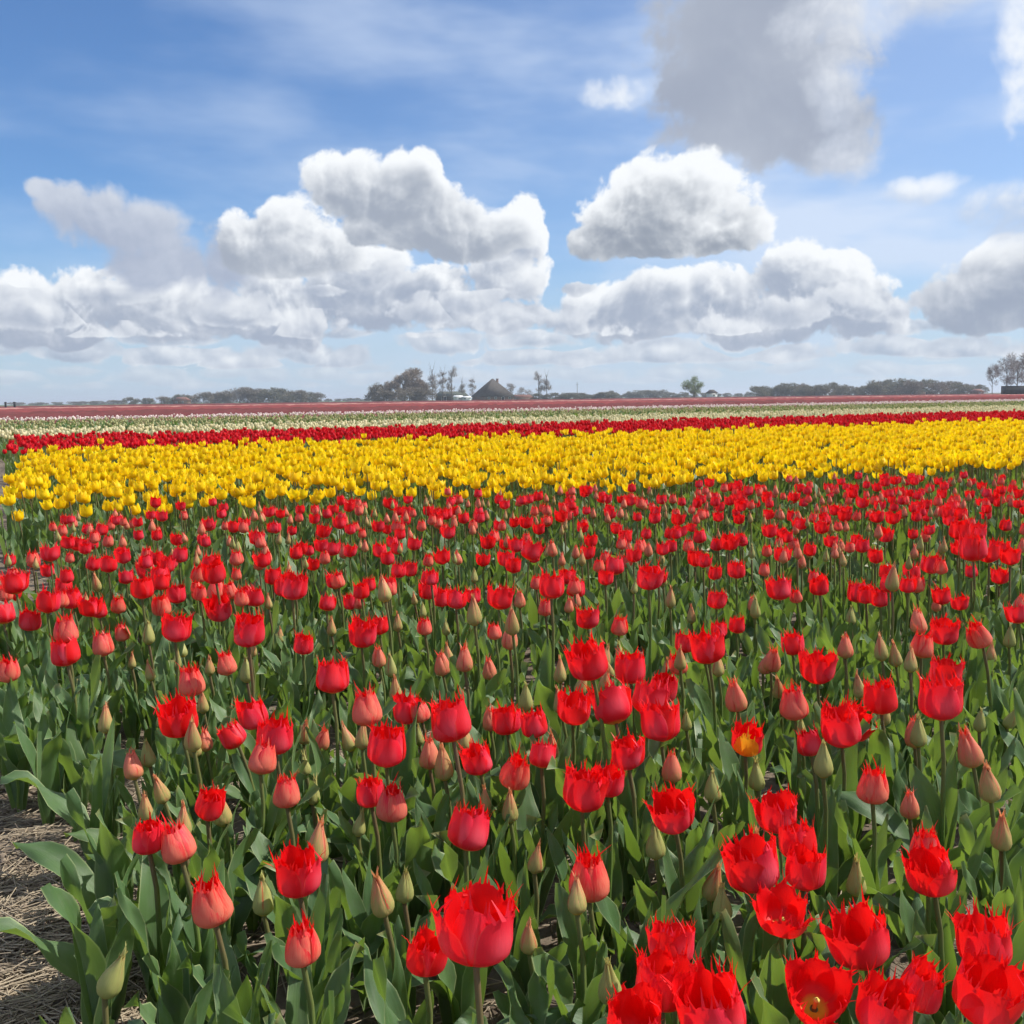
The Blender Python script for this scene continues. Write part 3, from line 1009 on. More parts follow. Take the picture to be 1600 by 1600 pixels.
NAMED = {   # what sets the largest ones apart
    (745, 1430): 'largest wide red fringed tulip on a straight stem above the bottom edge',
    (665, 1463): 'smaller red cup tulip tucked against the left side of the largest bloom',
    (733, 1278): 'rounded red tulip standing straight above the largest front bloom',
    (920, 1355): 'pale salmon and red tulip with spiky tips above a tall green bud',
    (330, 1412): 'salmon red tulip with spiky crown between bare soil and a slim yellow-green bud',
    (466, 1367): 'bright red cup tulip directly above a salmon flamed half-open one',
    (470, 1460): 'cream and salmon half-open tulip with long red spikes below a red cup',
    (410, 1383): 'slim yellow-green bud between a salmon tulip and a red cup',
    (175, 1522): 'closed yellow-green bud standing lowest beside the bare straw soil',
    (232, 1310): 'small red fringed tulip touching a larger salmon one beside the soil',
    (277, 1316): 'salmon pink cup tulip touching a smaller red one beside the soil',
    (497, 1303): 'tall salmon tinged bud standing behind the red cup',
    (632, 1370): 'slim green bud with a drawn-out tip left of the large bloom',
    (952, 1515): 'fat green bud beside the cluster of near red blooms at the lower edge',
    (1024, 1312): 'round light green bud in front of an open red tulip',
    (1052, 1281): 'open red tulip directly behind the round light green bud',
    (1048, 1475): 'red fringed tulip at the back of the cluster at the lower edge',
    (1035, 1530): 'large rosy red tulip with jagged rim in the middle of the lower cluster',
    (990, 1584): 'red tulip at the lower edge, left end of the near cluster',
    (1115, 1578): 'broad red tulip with a long curling fringe cut by the lower edge',
    (1178, 1350): 'big red and rose tulip with a crown of fine spikes',
    (1222, 1422): 'round open red cup leaning towards the viewer under a spiky rose-red bloom',
    (1275, 1557): 'open red cup showing its pale pistil at the lower edge',
    (1346, 1476): 'broad red tulip with a yellow spot at its base',
    (1380, 1570): 'large red tulip cut by the lower edge next to the open cup with pistil',
    (1437, 1545): 'red tulip partly hidden behind the large bloom at the lower edge',
    (1540, 1478): 'red fringed tulip behind the biggest bloom of the lower right corner',
    (1540, 1550): 'biggest round red bloom of the lower right corner',
    (1457, 1356): 'red tulip with rose front overlapping a salmon one behind it',
    (1448, 1310): 'salmon and pink tulip peeping over a red bloom in front',
    (1338, 1370): 'green bud with a thin drawn-out tip between red tulips on the right',
    (1115, 1378): 'pale bud with pink stripes beside the big red and rose tulip',
    (1215, 1268): 'red tulip with spread petals above a pair of overlapping red cups',
    (1247, 1318): 'red tulip squeezed behind the upper of two overlapping cups',
    (1258, 1352): 'red cup tulip with yellow speck touching the big rose-red bloom',
    (912, 1238): 'tall red and rose tulip with flame-shaped top, front of an overlapping pair',
    (950, 1225): 'red tulip half hidden behind the tall flame-shaped one',
    (980, 1195): 'red tulip with a drawn-out petal tip above the overlapping pair',
    (1031, 1142): 'lowest bright red bloom of the tight cluster of four in the middle',
    (957, 1108): 'rose-red tulip with curled petal in the middle cluster',
    (897, 1118): 'leftmost red tulip of the tight cluster in the middle',
    (920, 1040): 'large round red tulip just above the tight middle cluster',
    (1168, 1160): 'red tulip with an orange and yellow flame on one petal',
    (1315, 1146): 'large red tulip in front of a pair touching over bare straw',
    (1333, 1118): 'round red tulip behind the large one over bare straw',
    (1265, 1164): 'small red cup at the left of the group over bare straw',
    (1470, 1103): 'broad salmon and red heart-shaped tulip on a dark stem at right',
    (1364, 1237): 'small open salmon crown tulip beside a pinkish bud',
    (1422, 1248): 'short pink bud right beside the small salmon crown tulip',
    (1545, 1232): 'pinkish green pointed bud at the right margin of the bed',
    (1515, 1175): 'salmon bud with red torn tip near the right margin',
    (1150, 1080): 'salmon bud with a red tip standing behind the flamed tulip',
    (279, 1118): 'wide red tulip on a tall stem above a salmon bud and the straw gap',
    (207, 1182): 'pink bud with a red tip standing low beside the straw gap',
    (101, 1014): 'round red tulip on a tall stem over the leafy clump at left',
    (703, 1112): 'broad red tulip with a salmon stripe down its middle',
    (604, 1165): 'large red tulip above a salmon one with tall spikes',
    (612, 1252): 'salmon tulip with tall spikes below a large red one',
    (693, 1198): 'slender pointed salmon bud wrapped by a tall leaf',
    (805, 1210): 'salmon pink tulip left of the flame-shaped red pair',
    (447, 1235): 'salmon tulip bud opening with a red tip beside a pale green bud',
}
STATE = {'O': 'open red tulip', 'W': 'wide open red tulip', 'R': 'red cup-shaped tulip', 'S': 'salmon half-open tulip',
         'P': 'pink opening bud', 'b': 'pale salmon bud', 'B': 'closed green bud'}
ORD = ['first', 'second', 'third', 'fourth', 'fifth', 'sixth', 'seventh', 'eighth', 'ninth', 'tenth', 'eleventh', 'twelfth', 'thirteenth', 'fourteenth', 'fifteenth',
       'sixteenth', 'seventeenth', 'eighteenth', 'nineteenth', 'twentieth', 'twenty-first', 'twenty-second', 'twenty-third', 'twenty-fourth', 'twenty-fifth', 'twenty-sixth',
       'twenty-seventh', 'twenty-eighth', 'twenty-ninth', 'thirtieth']


def zone_of(y):
    return 'front rows' if y > 1190 else ('middle rows' if y > 1060 else ('farther middle rows' if y > 960 else 'upper rows'))


_rows = {}
for tok in HAND.replace('\n', ';').split(';'):
    if tok.split():
        a_ = tok.split()
        if (int(a_[0]), int(a_[1])) not in NAMED:
            _rows.setdefault((a_[3], zone_of(int(a_[1]))), []).append((int(a_[0]), int(a_[1])))
for k_ in _rows:
    _rows[k_].sort()
hr = random.Random(3)
HEADS = []      # base positions already taken
red_plants = [] # (depth, args)
for tok in HAND.replace('\n', ';').split(';'):
    tok = tok.split()
    if not tok:
        continue
    x, y, w, code = int(tok[0]), int(tok[1]), float(tok[2]), tok[3]
    shape, ripe, wm = CODE[code]
    d1 = 1600 * wm / w
    dv = ray(x, y)
    z1 = CAM_H + dv[2] / dv[1] * d1
    lo, hi = (0.26, 0.40) if code in 'OWRS' else (0.22, 0.36)
    zc = min(max(z1, lo), hi)
    p = on_plane(x, y, zc)
    sc_ = min(max(w * project(p)[2] / (1600 * wm), 0.72), 1.3)
    hgt = SHAPES[shape][0] * sc_
    near = p[1] < 1.9
    fb = (0.36 if code in 'OW' else 0.46) if p[1] < 1.5 else 0.5
    tilt = abs(hr.gauss(0, 0.15)) + (0.05 if code in 'OW' else 0)
    tdir = hr.uniform(0, 6.28)
    if (x, y) in ((1222, 1422), (1275, 1557)):
        tilt, tdir = (0.20 if x == 1222 else 0.40), -math.pi / 2
    spin_ = hr.uniform(0, 6.28) if (x, y) != (1168, 1160) else -1.9
    top = zc - hgt * fb
    # put the foot so that the leaning bloom ends up where it is seen
    off = math.sin(tilt * 0.45) * top + math.sin(tilt * 1.25) * hgt * fb
    base = (p[0] - off * math.cos(tdir), p[1] - off * math.sin(tdir))
    top_h = (zc - math.cos(tilt * 1.25) * hgt * fb) / math.cos(tilt * 0.45)
    nl = 5 if near else 4
    lab = NAMED.get((x, y))
    if lab is None:
        row = _rows[code, zone_of(y)]
        o_ = 'only ' if len(row) == 1 else ORD[row.index((x, y))] + ' '
        lab = o_ + STATE[code] + (' from the left' if len(row) > 1 else '') + ' in the ' + zone_of(y) + ' of the red bed'
    grp = 'red tulips of the near bed'
    red_plants.append((p[1], ('red_tulip', base, top_h, code, hr.randrange(NVAR[code]), sc_, spin_, tilt, tdir, rand_leaves(hr, nl, min(1.05, top_h / 0.27)), w >= 38, lab, grp)))
    HEADS.append(base)
HEADS = np.array(HEADS)

# the other plants of the red beds, in rows
P = jitter_rows(-4, 9, -6.5, 0, 0.100, 0.090, 0.8, 31)
dpath = L_PATH.dist(P)
keep = (L_YF.dist(P) < -0.04) & (np.abs(dpath) > 0.10) & in_view(P, 0.2, 140)
qx, qy, qd = project_many(P)
bed1 = dpath < 0
keep &= ~(bed1 & (qx < 140))
keep &= ~((~bed1) & (qx < -40) & (qy < 1130))
keep &= ~((~bed1) & (qx < 90) & (qy > 880) & (qy < 1010))
P = P[keep]
dm = np.min(np.hypot(P[:, None, 0] - HEADS[None, :, 0], P[:, None, 1] - HEADS[None, :, 1]), 1)
P = P[dm > 0.058]
Q = P.copy(); Q[:, 2] = 0.31
hx, hy, hd = project_many(Q)
clump = fbm(P[:, 0] * 0.55, P[:, 1] * 0.55, 9, 2)
shoots, mid = [], []
for i in range(len(P)):
    if hy[i] > 1740 or hd[i] < 0.62:
        continue
    if hy[i] > 940:
        shoots.append(P[i])
    else:
        flower = rng.random() < 0.50 + 0.30 * clump[i] + 0.16 * max(0.0, min(1.0, (900 - hy[i]) / 130))
        (mid if flower else shoots).append(P[i])
mid = np.array(mid)
mid = mid[np.argsort(np.hypot(mid[:, 0], mid[:, 1]))]
shoots = np.array(shoots)
shoots = shoots[np.argsort(np.hypot(shoots[:, 0], shoots[:, 1]))]
mr = random.Random(8)
# slim buds standing between the larger blooms
Q = shoots.copy(); Q[:, 2] = 0.27
bx, by, bd = project_many(Q)
cand = np.where((by > 985) & (by < 1400) & (bx > 150) & (bx < 1590))[0]
pick = np.random.default_rng(6).choice(cand, min(48, len(cand)), replace=False)
for i in pick:
    code = mr.choice('bbbBBP')
    s_ = mr.uniform(0.8, 1.0)
    red_plants.append((shoots[i, 1], ('red_tulip', (shoots[i, 0], shoots[i, 1]), mr.uniform(0.20, 0.27), code, mr.randrange(NVAR[code]), s_, mr.uniform(0, 6.28), abs(mr.gauss(0, 0.12)), mr.uniform(0, 6.28),
                                      rand_leaves(mr, 4, mr.uniform(0.8, 0.95), 0.1), bd[i] < 1.3,
                                      {'b': 'small pale salmon bud standing low between the larger blooms', 'B': 'small green bud standing low between the larger blooms',
                                       'P': 'small pink opening bud standing low between the larger blooms'}[code], 'red tulips of the near bed')))
shoots = np.delete(shoots, pick, 0)
N_IND = 300 - len(red_plants)
MIXC = 'OOOORRRRRRRSSSSSPPPbbbBB'
MID_LAB = {'O': 'open red tulip scattered towards the yellow bed', 'R': 'red cup tulip scattered towards the yellow bed', 'S': 'salmon half-open tulip scattered towards the yellow bed',
           'P': 'pink opening bud scattered towards the yellow bed', 'b': 'pale salmon bud scattered towards the yellow bed', 'B': 'green bud scattered towards the yellow bed'}
for i in range(min(N_IND, len(mid))):
    code = mr.choice(MIXC)
    s_ = mr.uniform(0.66, 0.92)
    th = mr.gauss(0.30 if code in 'ORS' else 0.265, 0.022) - SHAPES[CODE[code][0]][0] * s_ * 0.5
    red_plants.append((mid[i, 1], ('red_tulip', (mid[i, 0], mid[i, 1]), th, code, mr.randrange(NVAR[code]), s_, mr.uniform(0, 6.28), abs(mr.gauss(0, 0.09)), mr.uniform(0, 6.28),
                                   rand_leaves(mr, 3, min(1.05, th / 0.27)), False, MID_LAB[code], 'red tulips of the near bed')))
for _, a in red_plants:
    tulip(*a)
near_shoots = shoots[:230]
for q in near_shoots:
    tulip('tulip_shoot', (q[0], q[1]), 0, None, 0, 1, 0, 0, 0, rand_leaves(mr, 5, mr.uniform(0.80, 0.98), 0.16), False,
          'flowerless tulip plant of broad green leaves filling the red bed', 'flowerless tulip plants')
# extra broad leaves where the bed ends at the bare soil
end_seen = []
for (gx, gy, az, li, s_) in ((178, 1580, 3.2, 8, 1.1), (182, 1470, 2.9, 7, 1.05), (125, 1275, 2.2, 2, 1.15), (75, 1285, 1.2, 4, 1.15), (30, 1265, 2.0, 1, 1.2), (100, 1255, 0.4, 5, 1.1)):
    g = on_plane(gx, gy, 0)
    tulip('tulip_shoot', (g[0], g[1]), 0, None, 0, 1, 0, 0, 0, [(li, az, s_, 0.0), (mr.randrange(0, 7), az + 2.2, 1.0, 0.0), (mr.randrange(0, 7), az - 1.9, 0.95, 0.0), (mr.randrange(9, 16), az + 0.8, 1.0, 0.03)], False,
          'flowerless broad-leaved tulip plant at the bare soil edge, ' + ORD[len(end_seen)] + ' counted from the lower edge', 'flowerless tulip plants at the bed end')
    end_seen.append(gy)


def scatter(name, pos, heads, lo_leaves, nleaf, z, zj, seed, mats, label, cat, scale=(0.9, 1.1), tilt=0.09, stem=True, ripe=None, leaf_scale=1.0):
    """one object for the plants of a bed that are past counting"""
    r = np.random.default_rng(seed)
    n = len(pos)
    items = []
    hv = r.integers(0, len(heads), n)
    hs = r.uniform(*scale, n)
    hz = r.normal(z, zj, n)
    tl = np.abs(r.normal(0, tilt, n)); td = r.uniform(0, 6.28, n)
    rn = r.random(n)
    for k in range(len(heads)):
        m = hv == k
        hp = pos[m].copy(); hp[:, 2] = hz[m] - 0.028 * hs[m]
        items.append((heads[k], hp, r.uniform(0, 6.28, m.sum()), hs[m], tl[m], td[m], None, rn[m]))
    if stem:
        sc3 = np.stack([np.full(n, 1.0), np.full(n, 1.0), hz - 0.028], 1)
        items.append((STEM_LO, pos, 0 * rn, sc3, 0 * rn, 0 * rn, None, rn))
    for k in range(nleaf):
        lv = r.integers(0, len(lo_leaves), n)
        for q in range(len(lo_leaves)):
            m = lv == q
            items.append((lo_leaves[q], pos[m], r.uniform(0, 6.28, m.sum()), r.uniform(0.85, 1.15, m.sum()) * leaf_scale, 0 * rn[m], 0 * rn[m], None, r.random(m.sum())))
    return obj(name, bake(name, items, mats), kind='stuff', label=label, category=cat)


rest = mid[max(0, N_IND):]
codes = np.array([mr.choice(MIXC) for _ in rest])
heads_mix = []
for c in 'OOOORRRRSSSSPPPbbbB':
    heads_mix.append(BLOOM_LO[c, mr.randrange(NVAR[c])])
if len(rest):
    scatter('red_tulip_field', rest, heads_mix, LEAF_LO[:7] + LEAF_LO[9:14], 3, 0.30, 0.022, 71, [M['red'], M['leaf'], M['stem']],
            'dense far rows of red and salmon tulips just before the yellow bed', 'tulips', scale=(0.66, 0.92))
rest_sh = shoots[230:]
items = []
r_ = np.random.default_rng(77)
for k in range(4):
    lv = r_.integers(0, 14, len(rest_sh))
    for q in range(14):
        m = lv == q
        items.append((LEAF_LO[q], rest_sh[m], r_.uniform(0, 6.28, m.sum()), r_.uniform(0.8, 1.05, m.sum()), np.zeros(m.sum()), np.zeros(m.sum()), None, r_.random(m.sum())))
obj('tulip_foliage', bake('tulip_foliage', items, [M['leaf'], M['leaf']]), kind='stuff', label='upright green tulip leaves between the red blooms', category='foliage')

# ------------------------------------------------------------------ yellow bed
YV = 6
YMESH, Y_LO = {}, []
for v in range(YV):
    shp = 'yellow_open' if v == 5 else 'yellow'
    q = join([(p[0], p[1], p[2], 0) for p in bloom_petals(shp, 1.0, 900 + v, 6, 6)])
    YMESH['Y', v] = mesh_np('bloom', q[0], q[1], q[2], [M['yellow']], q[3])
    Y_LO.append(join([(p[0], p[1], p[2], 0) for p in bloom_petals(shp, 1.0, 900 + v, 2, 4)]))


def end_px(P, z, x0, y0, x1, y1):
    """True right of the bed end seen as the line (x0,y0)-(x1,y1) in the view"""
    Q = P.copy(); Q[:, 2] = z
    x, y, d = project_many(Q)
    return x > x0 + (y - y0) * (x1 - x0) / (y1 - y0)


P = jitter_rows(-2, 26, 0, 12, 0.122, 0.092, 0.9, 41)
P = P[(L_YF.dist(P) > 0) & (L_YB.dist(P) < -0.05) & in_view(P, Z_YEL, 40) & end_px(P, Z_YEL, 50, 703, -15, 790)]
thin = rng.random(len(P)) < 0.88
P = P[thin]
P = P[np.argsort(np.hypot(P[:, 0], P[:, 1]))]
yr = random.Random(12)
YLAB = ['yellow tulip in full bloom in the front rows of the yellow bed', 'wide open yellow tulip in the front rows of the yellow bed']
for i in range(min(300, len(P))):
    v = yr.randrange(YV)
    s_ = yr.uniform(0.85, 1.08)
    th = yr.gauss(Z_YEL, 0.030) - 0.03 * s_
    tulip('yellow_tulip', (P[i, 0], P[i, 1]), th, 'Y', v, s_, yr.uniform(0, 6.28), abs(yr.gauss(0, 0.16)), yr.uniform(0, 6.28), rand_leaves(yr, 2, 1.2, 0.0), False,
          YLAB[1 if v == 5 else 0], 'yellow tulips along the front of the yellow bed', meshes=YMESH)
scatter('yellow_tulip_field', P[300:], Y_LO, LEAF_LO[:7], 2, Z_YEL, 0.032, 72, [M['yellow'], M['leaf'], M['stem']],
        'dense yellow tulips filling the bed behind its front rows', 'tulips', scale=(0.85, 1.08), tilt=0.17, leaf_scale=1.15)


# ------------------------------------------------------------------ bands farther off
def cup_template(sides=5, rows=3):
    V, F, T = tube([(0, 0, 0.0), (0, 0, 0.02), (0, 0, 0.042), (0, 0, 0.058)], [0.008, 0.024, 0.026, 0.017], sides)
    V = V + np.random.default_rng(sides).normal(0, 0.0015, V.shape)
    T[:, 1] = V[:, 2] / 0.058
    return V, F, T, np.zeros(len(F), int)


def far_plant(head, leaves):
    """joined low-detail plant of one mesh"""
    parts = [(head[0] + np.array([0, 0, 0.34]), head[1], head[2], 0)]
    for li, az in leaves:
        v, f, t, _ = li
        c, s = math.cos(az), math.sin(az)
        parts.append((np.stack([v[:, 0] * c - v[:, 1] * s, v[:, 0] * s + v[:, 1] * c, v[:, 2] * 1.15], 1), f, t, 1))
    parts.append((STEM_LO[0] * np.array([1, 1, 0.34]), STEM_LO[1], STEM_LO[2], 2))
    return join(parts)


S_LO = [join([(p[0], p[1], p[2], 0) for p in bloom_petals('egg' if v else 'yellow', 1.0, 950 + v, 2, 3)]) for v in range(4)]


def band(name, P, heads, mat, z, label, seed, ind_name=None, ind_label=None, ind_group=None, nleaf=2, n_ind=300, scale=(0.9, 1.12)):
    mats = [M[mat], M['leaf'], M['stem']]
    P = P[np.argsort(np.hypot(P[:, 0], P[:, 1]))]
    rr = random.Random(seed)
    if ind_name:
        mes = []
        for k in range(4):
            q = far_plant(heads[k % len(heads)], [(LEAF_XLO[rr.randrange(0, 7)], rr.uniform(0, 6.28)) for _ in range(2)])
            mes.append(mesh_np(ind_name, q[0], q[1], q[2], mats, q[3]))
        for p in P[:n_ind]:
            o = obj(ind_name, mes[rr.randrange(4)], label=ind_label, category='tulip', group=ind_group)
            k = rr.gauss(z, 0.02) / 0.37
            o.matrix_world = Matrix.Translation(p) @ Matrix.Rotation(rr.uniform(0, 6.28), 4, 'Z') @ Matrix.Rotation(rr.gauss(0, 0.05), 4, 'X') @ Matrix.Scale(k, 4)
        P = P[n_ind:]
    scatter(name, P, heads, LEAF_XLO[:7], nleaf, z, 0.022, seed, mats, label, 'tulips', scale=scale, leaf_scale=1.1)


P = jitter_rows(-4, 45, 0, 14, 0.15, 0.115, 0.95, 51, L_SF)
P = P[(L_SF.dist(P) > 0.05) & (L_SB.dist(P) < -0.05) & in_view(P, Z_SCA, 30) & end_px(P, Z_SCA, 20, 690, 5, 705)]
band('scarlet_tulip_band', P, S_LO, 'scarlet', Z_SCA, 'dense scarlet tulips in the narrow band behind the yellow bed', 81,
     'scarlet_tulip', 'deep red tulip along the front of the scarlet band', 'scarlet tulips in the narrow band')
P = jitter_rows(-4, 75, 0, 26, 0.21, 0.16, 0.95, 52, L_SB)
P = P[(L_SB.dist(P) > 0.25) & (L_CB.dist(P) < 0) & in_view(P, Z_CRE, 30)]
band('cream_tulip_band', P, [cup_template(5)], 'cream', Z_CRE, 'cream tulips filling the pale band behind the scarlet one', 82,
     'cream_tulip', 'cream white tulip along the front of the pale band', 'cream tulips in the pale band', nleaf=2)
# green beds not yet in flower, a few cream heads
P = jitter_rows(-4, 110, 0, 45, 0.30, 0.24, 1.0, 53, L_CB)
P = P[(L_CB.dist(P) > 0.2) & (L_GB.dist(P) < 0) & in_view(P, Z_CRE, 30)]
sel = rng.random(len(P)) < 0.72
scatter('late_tulip_buds', P[sel], [cup_template(5)], LEAF_XLO[:7], 1, Z_CRE, 0.02, 83, [M['olive'], M['leaf'], M['stem']], 'olive cream buds over the wide khaki band', 'tulips', stem=False, scale=(0.8, 1.05))
items = []
Pn = P[~sel]
for k in range(3):
    lv = rng.integers(0, 7, len(Pn))
    for q in range(7):
        m = lv == q
        c = m.sum()
        items.append((LEAF_XLO[q], Pn[m], rng.uniform(0, 6.28, c), rng.uniform(1.5, 1.8, c), np.zeros(c), np.zeros(c), None, rng.random(c)))
obj('green_tulip_beds', bake('green_tulip_beds', items, [M['leaf'], M['leaf']]), kind='stuff', label='green leaves of tulips not yet in flower in the wide khaki band', category='foliage')
P = jitter_rows(-6, 170, 0, 70, 0.42, 0.24, 1.0, 54, L_GB)
P = P[(L_GB.dist(P) > 0.1) & (L_WB.dist(P) < 0) & in_view(P, Z_CRE, 20)]
scatter('blush_tulip_band', P, [cup_template(4)], LEAF_XLO[:7], 1, Z_CRE, 0.02, 84, [M['blush'], M['leaf'], M['stem']], 'thin line of whitish pink tulips before the mauve beds', 'tulips', stem=False, scale=(0.95, 1.25))


def far_bed(name, la, lb, mat, label, seed, top=0.36):
    """a strip too far off to tell the heads apart: a closed bed with a ragged top of bloom"""
    r = np.random.default_rng(seed)
    ns, nt = 260, 26
    s = np.linspace(-0.03, 1.03, ns + 1)
    t = np.linspace(0.0, 1, nt + 1) ** 1.6
    A = la.a[None] + s[:, None] * (la.b - la.a)[None]
    B = lb.a[None] + s[:, None] * (lb.b - lb.a)[None]
    XY = A[None] * (1 - t[:, None, None]) + B[None] * t[:, None, None]
    Zz = top + r.uniform(-0.14, 0.05, XY.shape[:2])
    Zz[0] = 0.0; Zz[-1] = 0.0
    V = np.concatenate([XY, Zz[..., None]], -1).reshape(-1, 3)
    T = np.zeros((len(V), 4)); T[:, 3] = r.random(len(V)); T[:, 1] = 0.8; T[:, 0] = r.random(len(V))
    return obj(name, mesh_np(name, V, grid_faces(ns, nt), T, [M[mat]], smooth=False), kind='stuff', label=label, category='tulips')


far_bed('mauve_tulip_band', L_WB, L_M1, 'mauve', 'dark mauve red tulip beds behind the thin pale line', 91)
far_bed('coral_tulip_band', L_M1, L_M2, 'coral', 'coral red tulip strip behind the mauve beds', 92)
far_bed('pink_tulip_line', L_M2, L_M3, 'dusty', 'thin pale pink line of tulips near the far end of the fields', 93)
far_bed('far_mauve_tulip_strip', L_M3, L_M4, 'mauve', 'last dark red tulip strip before the trees', 94)

# ------------------------------------------------------------------ far trees and farm
def tree_crown(seed, n, shape, twig, wid, up=0.5):
    """thin twig quads through the crown's volume; shape: list of (x,y,z,rx,ry,rz) clumps, unit height tree"""
    r = np.random.default_rng(seed)
    V, T = [], []
    vol = np.array([c[3] * c[4] * c[5] for c in shape]) ** 0.8
    cl = r.choice(len(shape), n, p=vol / vol.sum())
    C = np.array(shape)[cl]
    d = r.normal(0, 1, (n, 3)); d /= np.linalg.norm(d, axis=1)[:, None]
    rad = r.uniform(0.15, 1.0, n) ** 0.55
    p = C[:, :3] + d * C[:, 3:] * rad[:, None]
    g = d * np.array([1, 1, 0.6]) + np.array([0, 0, up]) + r.normal(0, 0.35, (n, 3))
    g /= np.linalg.norm(g, axis=1)[:, None]
    L_ = twig * r.uniform(0.5, 1.3, n)
    side = np.cross(g, r.normal(0, 1, (n, 3))); side /= np.linalg.norm(side, axis=1)[:, None]
    w = wid * r.uniform(0.6, 1.4, n)
    a = p - g * L_[:, None] * 0.5
    b = p + g * L_[:, None] * 0.5
    V = np.stack([a - side * w[:, None], a + side * w[:, None], b + side * w[:, None] * 0.4, b - side * w[:, None] * 0.4], 1).reshape(-1, 3)
    V[:, 2] = np.maximum(V[:, 2], 0.0)
    F = np.arange(4 * n).reshape(-1, 4)
    T = np.zeros((4 * n, 4)); T[:, 3] = np.repeat(r.random(n), 4)
    return V, F, T


def trunk_np(seed, h, r0, limbs, spread):
    r = np.random.default_rng(seed)
    parts = []
    v, f, t = tube([(0, 0, -0.01), (0.01, 0, h * 0.4), (-0.005, 0.01, h)], [r0, r0 * 0.75, r0 * 0.35], 6)
    parts.append((v, f, t, 0))
    for k in range(limbs):
        a = r.uniform(0, 6.28); z = h * r.uniform(0.35, 0.95)
        e = np.array([math.cos(a) * spread, math.sin(a) * spread, z + r.uniform(0.15, 0.4)])
        m = np.array([e[0] * 0.4, e[1] * 0.4, z + (e[2] - z) * 0.35])
        v, f, t = tube([(0, 0, z), m, e], [r0 * 0.5, r0 * 0.35, r0 * 0.1], 4)
        parts.append((v, f, t, 0))
    return join(parts)


def clumps(seed, k, zc, rz, rx, size):
    r = np.random.default_rng(seed)
    out = []
    for i in range(k):
        a = r.uniform(0, 6.28); q = r.uniform(0, 1) ** 0.5
        z = zc + r.uniform(-1, 1) * rz
        f = math.sqrt(max(0.05, 1 - ((z - zc) / (rz * 1.25)) ** 2))
        s = size * r.uniform(0.7, 1.3)
        out.append((math.cos(a) * q * rx * f, math.sin(a) * q * rx * f, z, s, s, s * 0.85))
    return out


TREE_KINDS = {}


def tree_kind(key, crown, trunk, cmat):
    c = mesh_np('crown', *crown, [M[cmat]], smooth=False)
    t = mesh_np('trunk', trunk[0], trunk[1], trunk[2], [M['bark']])
    TREE_KINDS[key] = (c, t)


for k in range(3):
    tree_kind(('round', k), tree_crown(200 + k, 5000, clumps(300 + k, 22, 0.52, 0.40, 0.32, 0.17), 0.085, 0.0062, 0.4), trunk_np(400 + k, 0.6, 0.022, 7, 0.22), 'twig_brown')
    tree_kind(('poplar', k), tree_crown(210 + k, 700, clumps(310 + k, 14, 0.62, 0.34, 0.13, 0.085), 0.10, 0.0035, 0.9), trunk_np(410 + k, 0.92, 0.014, 9, 0.10), 'twig_grey')
    tree_kind(('bush', k), tree_crown(220 + k, 2600, clumps(320 + k, 20, 0.42, 0.40, 0.75, 0.27), 0.12, 0.018, 0.25), trunk_np(420 + k, 0.4, 0.03, 4, 0.25), 'bush_green')
    tree_kind(('brownbush', k), tree_crown(230 + k, 2600, clumps(330 + k, 20, 0.42, 0.40, 0.75, 0.27), 0.12, 0.016, 0.35), trunk_np(430 + k, 0.4, 0.03, 4, 0.25), 'bush_brown')
    tree_kind(('bare', k), tree_crown(240 + k, 1100, clumps(340 + k, 14, 0.66, 0.28, 0.26, 0.13), 0.10, 0.0042, 0.5), trunk_np(440 + k, 0.7, 0.016, 9, 0.20), 'twig_grey')
tree_kind(('willow', 0), tree_crown(250, 2400, clumps(350, 18, 0.58, 0.32, 0.36, 0.15), 0.09, 0.0060, 0.55), trunk_np(450, 0.5, 0.030, 7, 0.22), 'willow')


def tree(name, px, dist, h, key, label, group=None, wide=1.0, rot=None):
    p = at_depth(px, dist)
    root = obj(name, None, label=label, category='bush' if 'bush' in name else 'tree')
    if group:
        root['group'] = group
    root.location = (p[0], p[1], 0)
    c, t = TREE_KINDS[key]
    m = Matrix.Rotation(rng.uniform(0, 6.28) if rot is None else rot, 4, 'Z') @ Matrix.Diagonal((h * wide, h * wide, h, 1))
    obj('trunk', t, root).matrix_local = m
    obj('crown', c, root).matrix_local = m
    return root


def hpx(dist, n):      # metres of height for n view pixels at a distance
    return dist * n / 1600.0


tr = random.Random(17)
# wood at the left
G = 'rounded trees of the low wood at left'
left = [(205, 500, 9), (232, 500, 8), (256, 505, 10), (278, 490, 13), (296, 500, 12), (318, 490, 15), (340, 500, 16), (356, 485, 17), (375, 500, 21), (394, 490, 22), (412, 500, 19), (428, 485, 22), (446, 500, 20), (462, 490, 16), (478, 500, 14), (494, 505, 12),
        (183, 700, 8), (150, 700, 7), (120, 700, 7), (90, 720, 6), (58, 720, 6), (25, 720, 6)]
for i, (x, d, n_) in enumerate(left):
    if i == 3:
        lab = 'darkest tall rounded bush near the red roof in the wood at left'
    else:
        lab = ORD[i] + ' rounded tree from the left in the low wood at left' if i < 16 else ORD[i - 16] + ' low far thicket from the wood towards the left end of the horizon'
    tree('wood_bush', x, d, hpx(d, n_ + 3 if i < 16 else n_ - 1), (('bush' if tr.random() < 0.55 else 'brownbush'), tr.randrange(3)), lab, G if i < 16 else 'tiny trees on the left horizon', wide=tr.uniform(0.95, 1.4) if i < 16 else tr.uniform(2.6, 4.0))
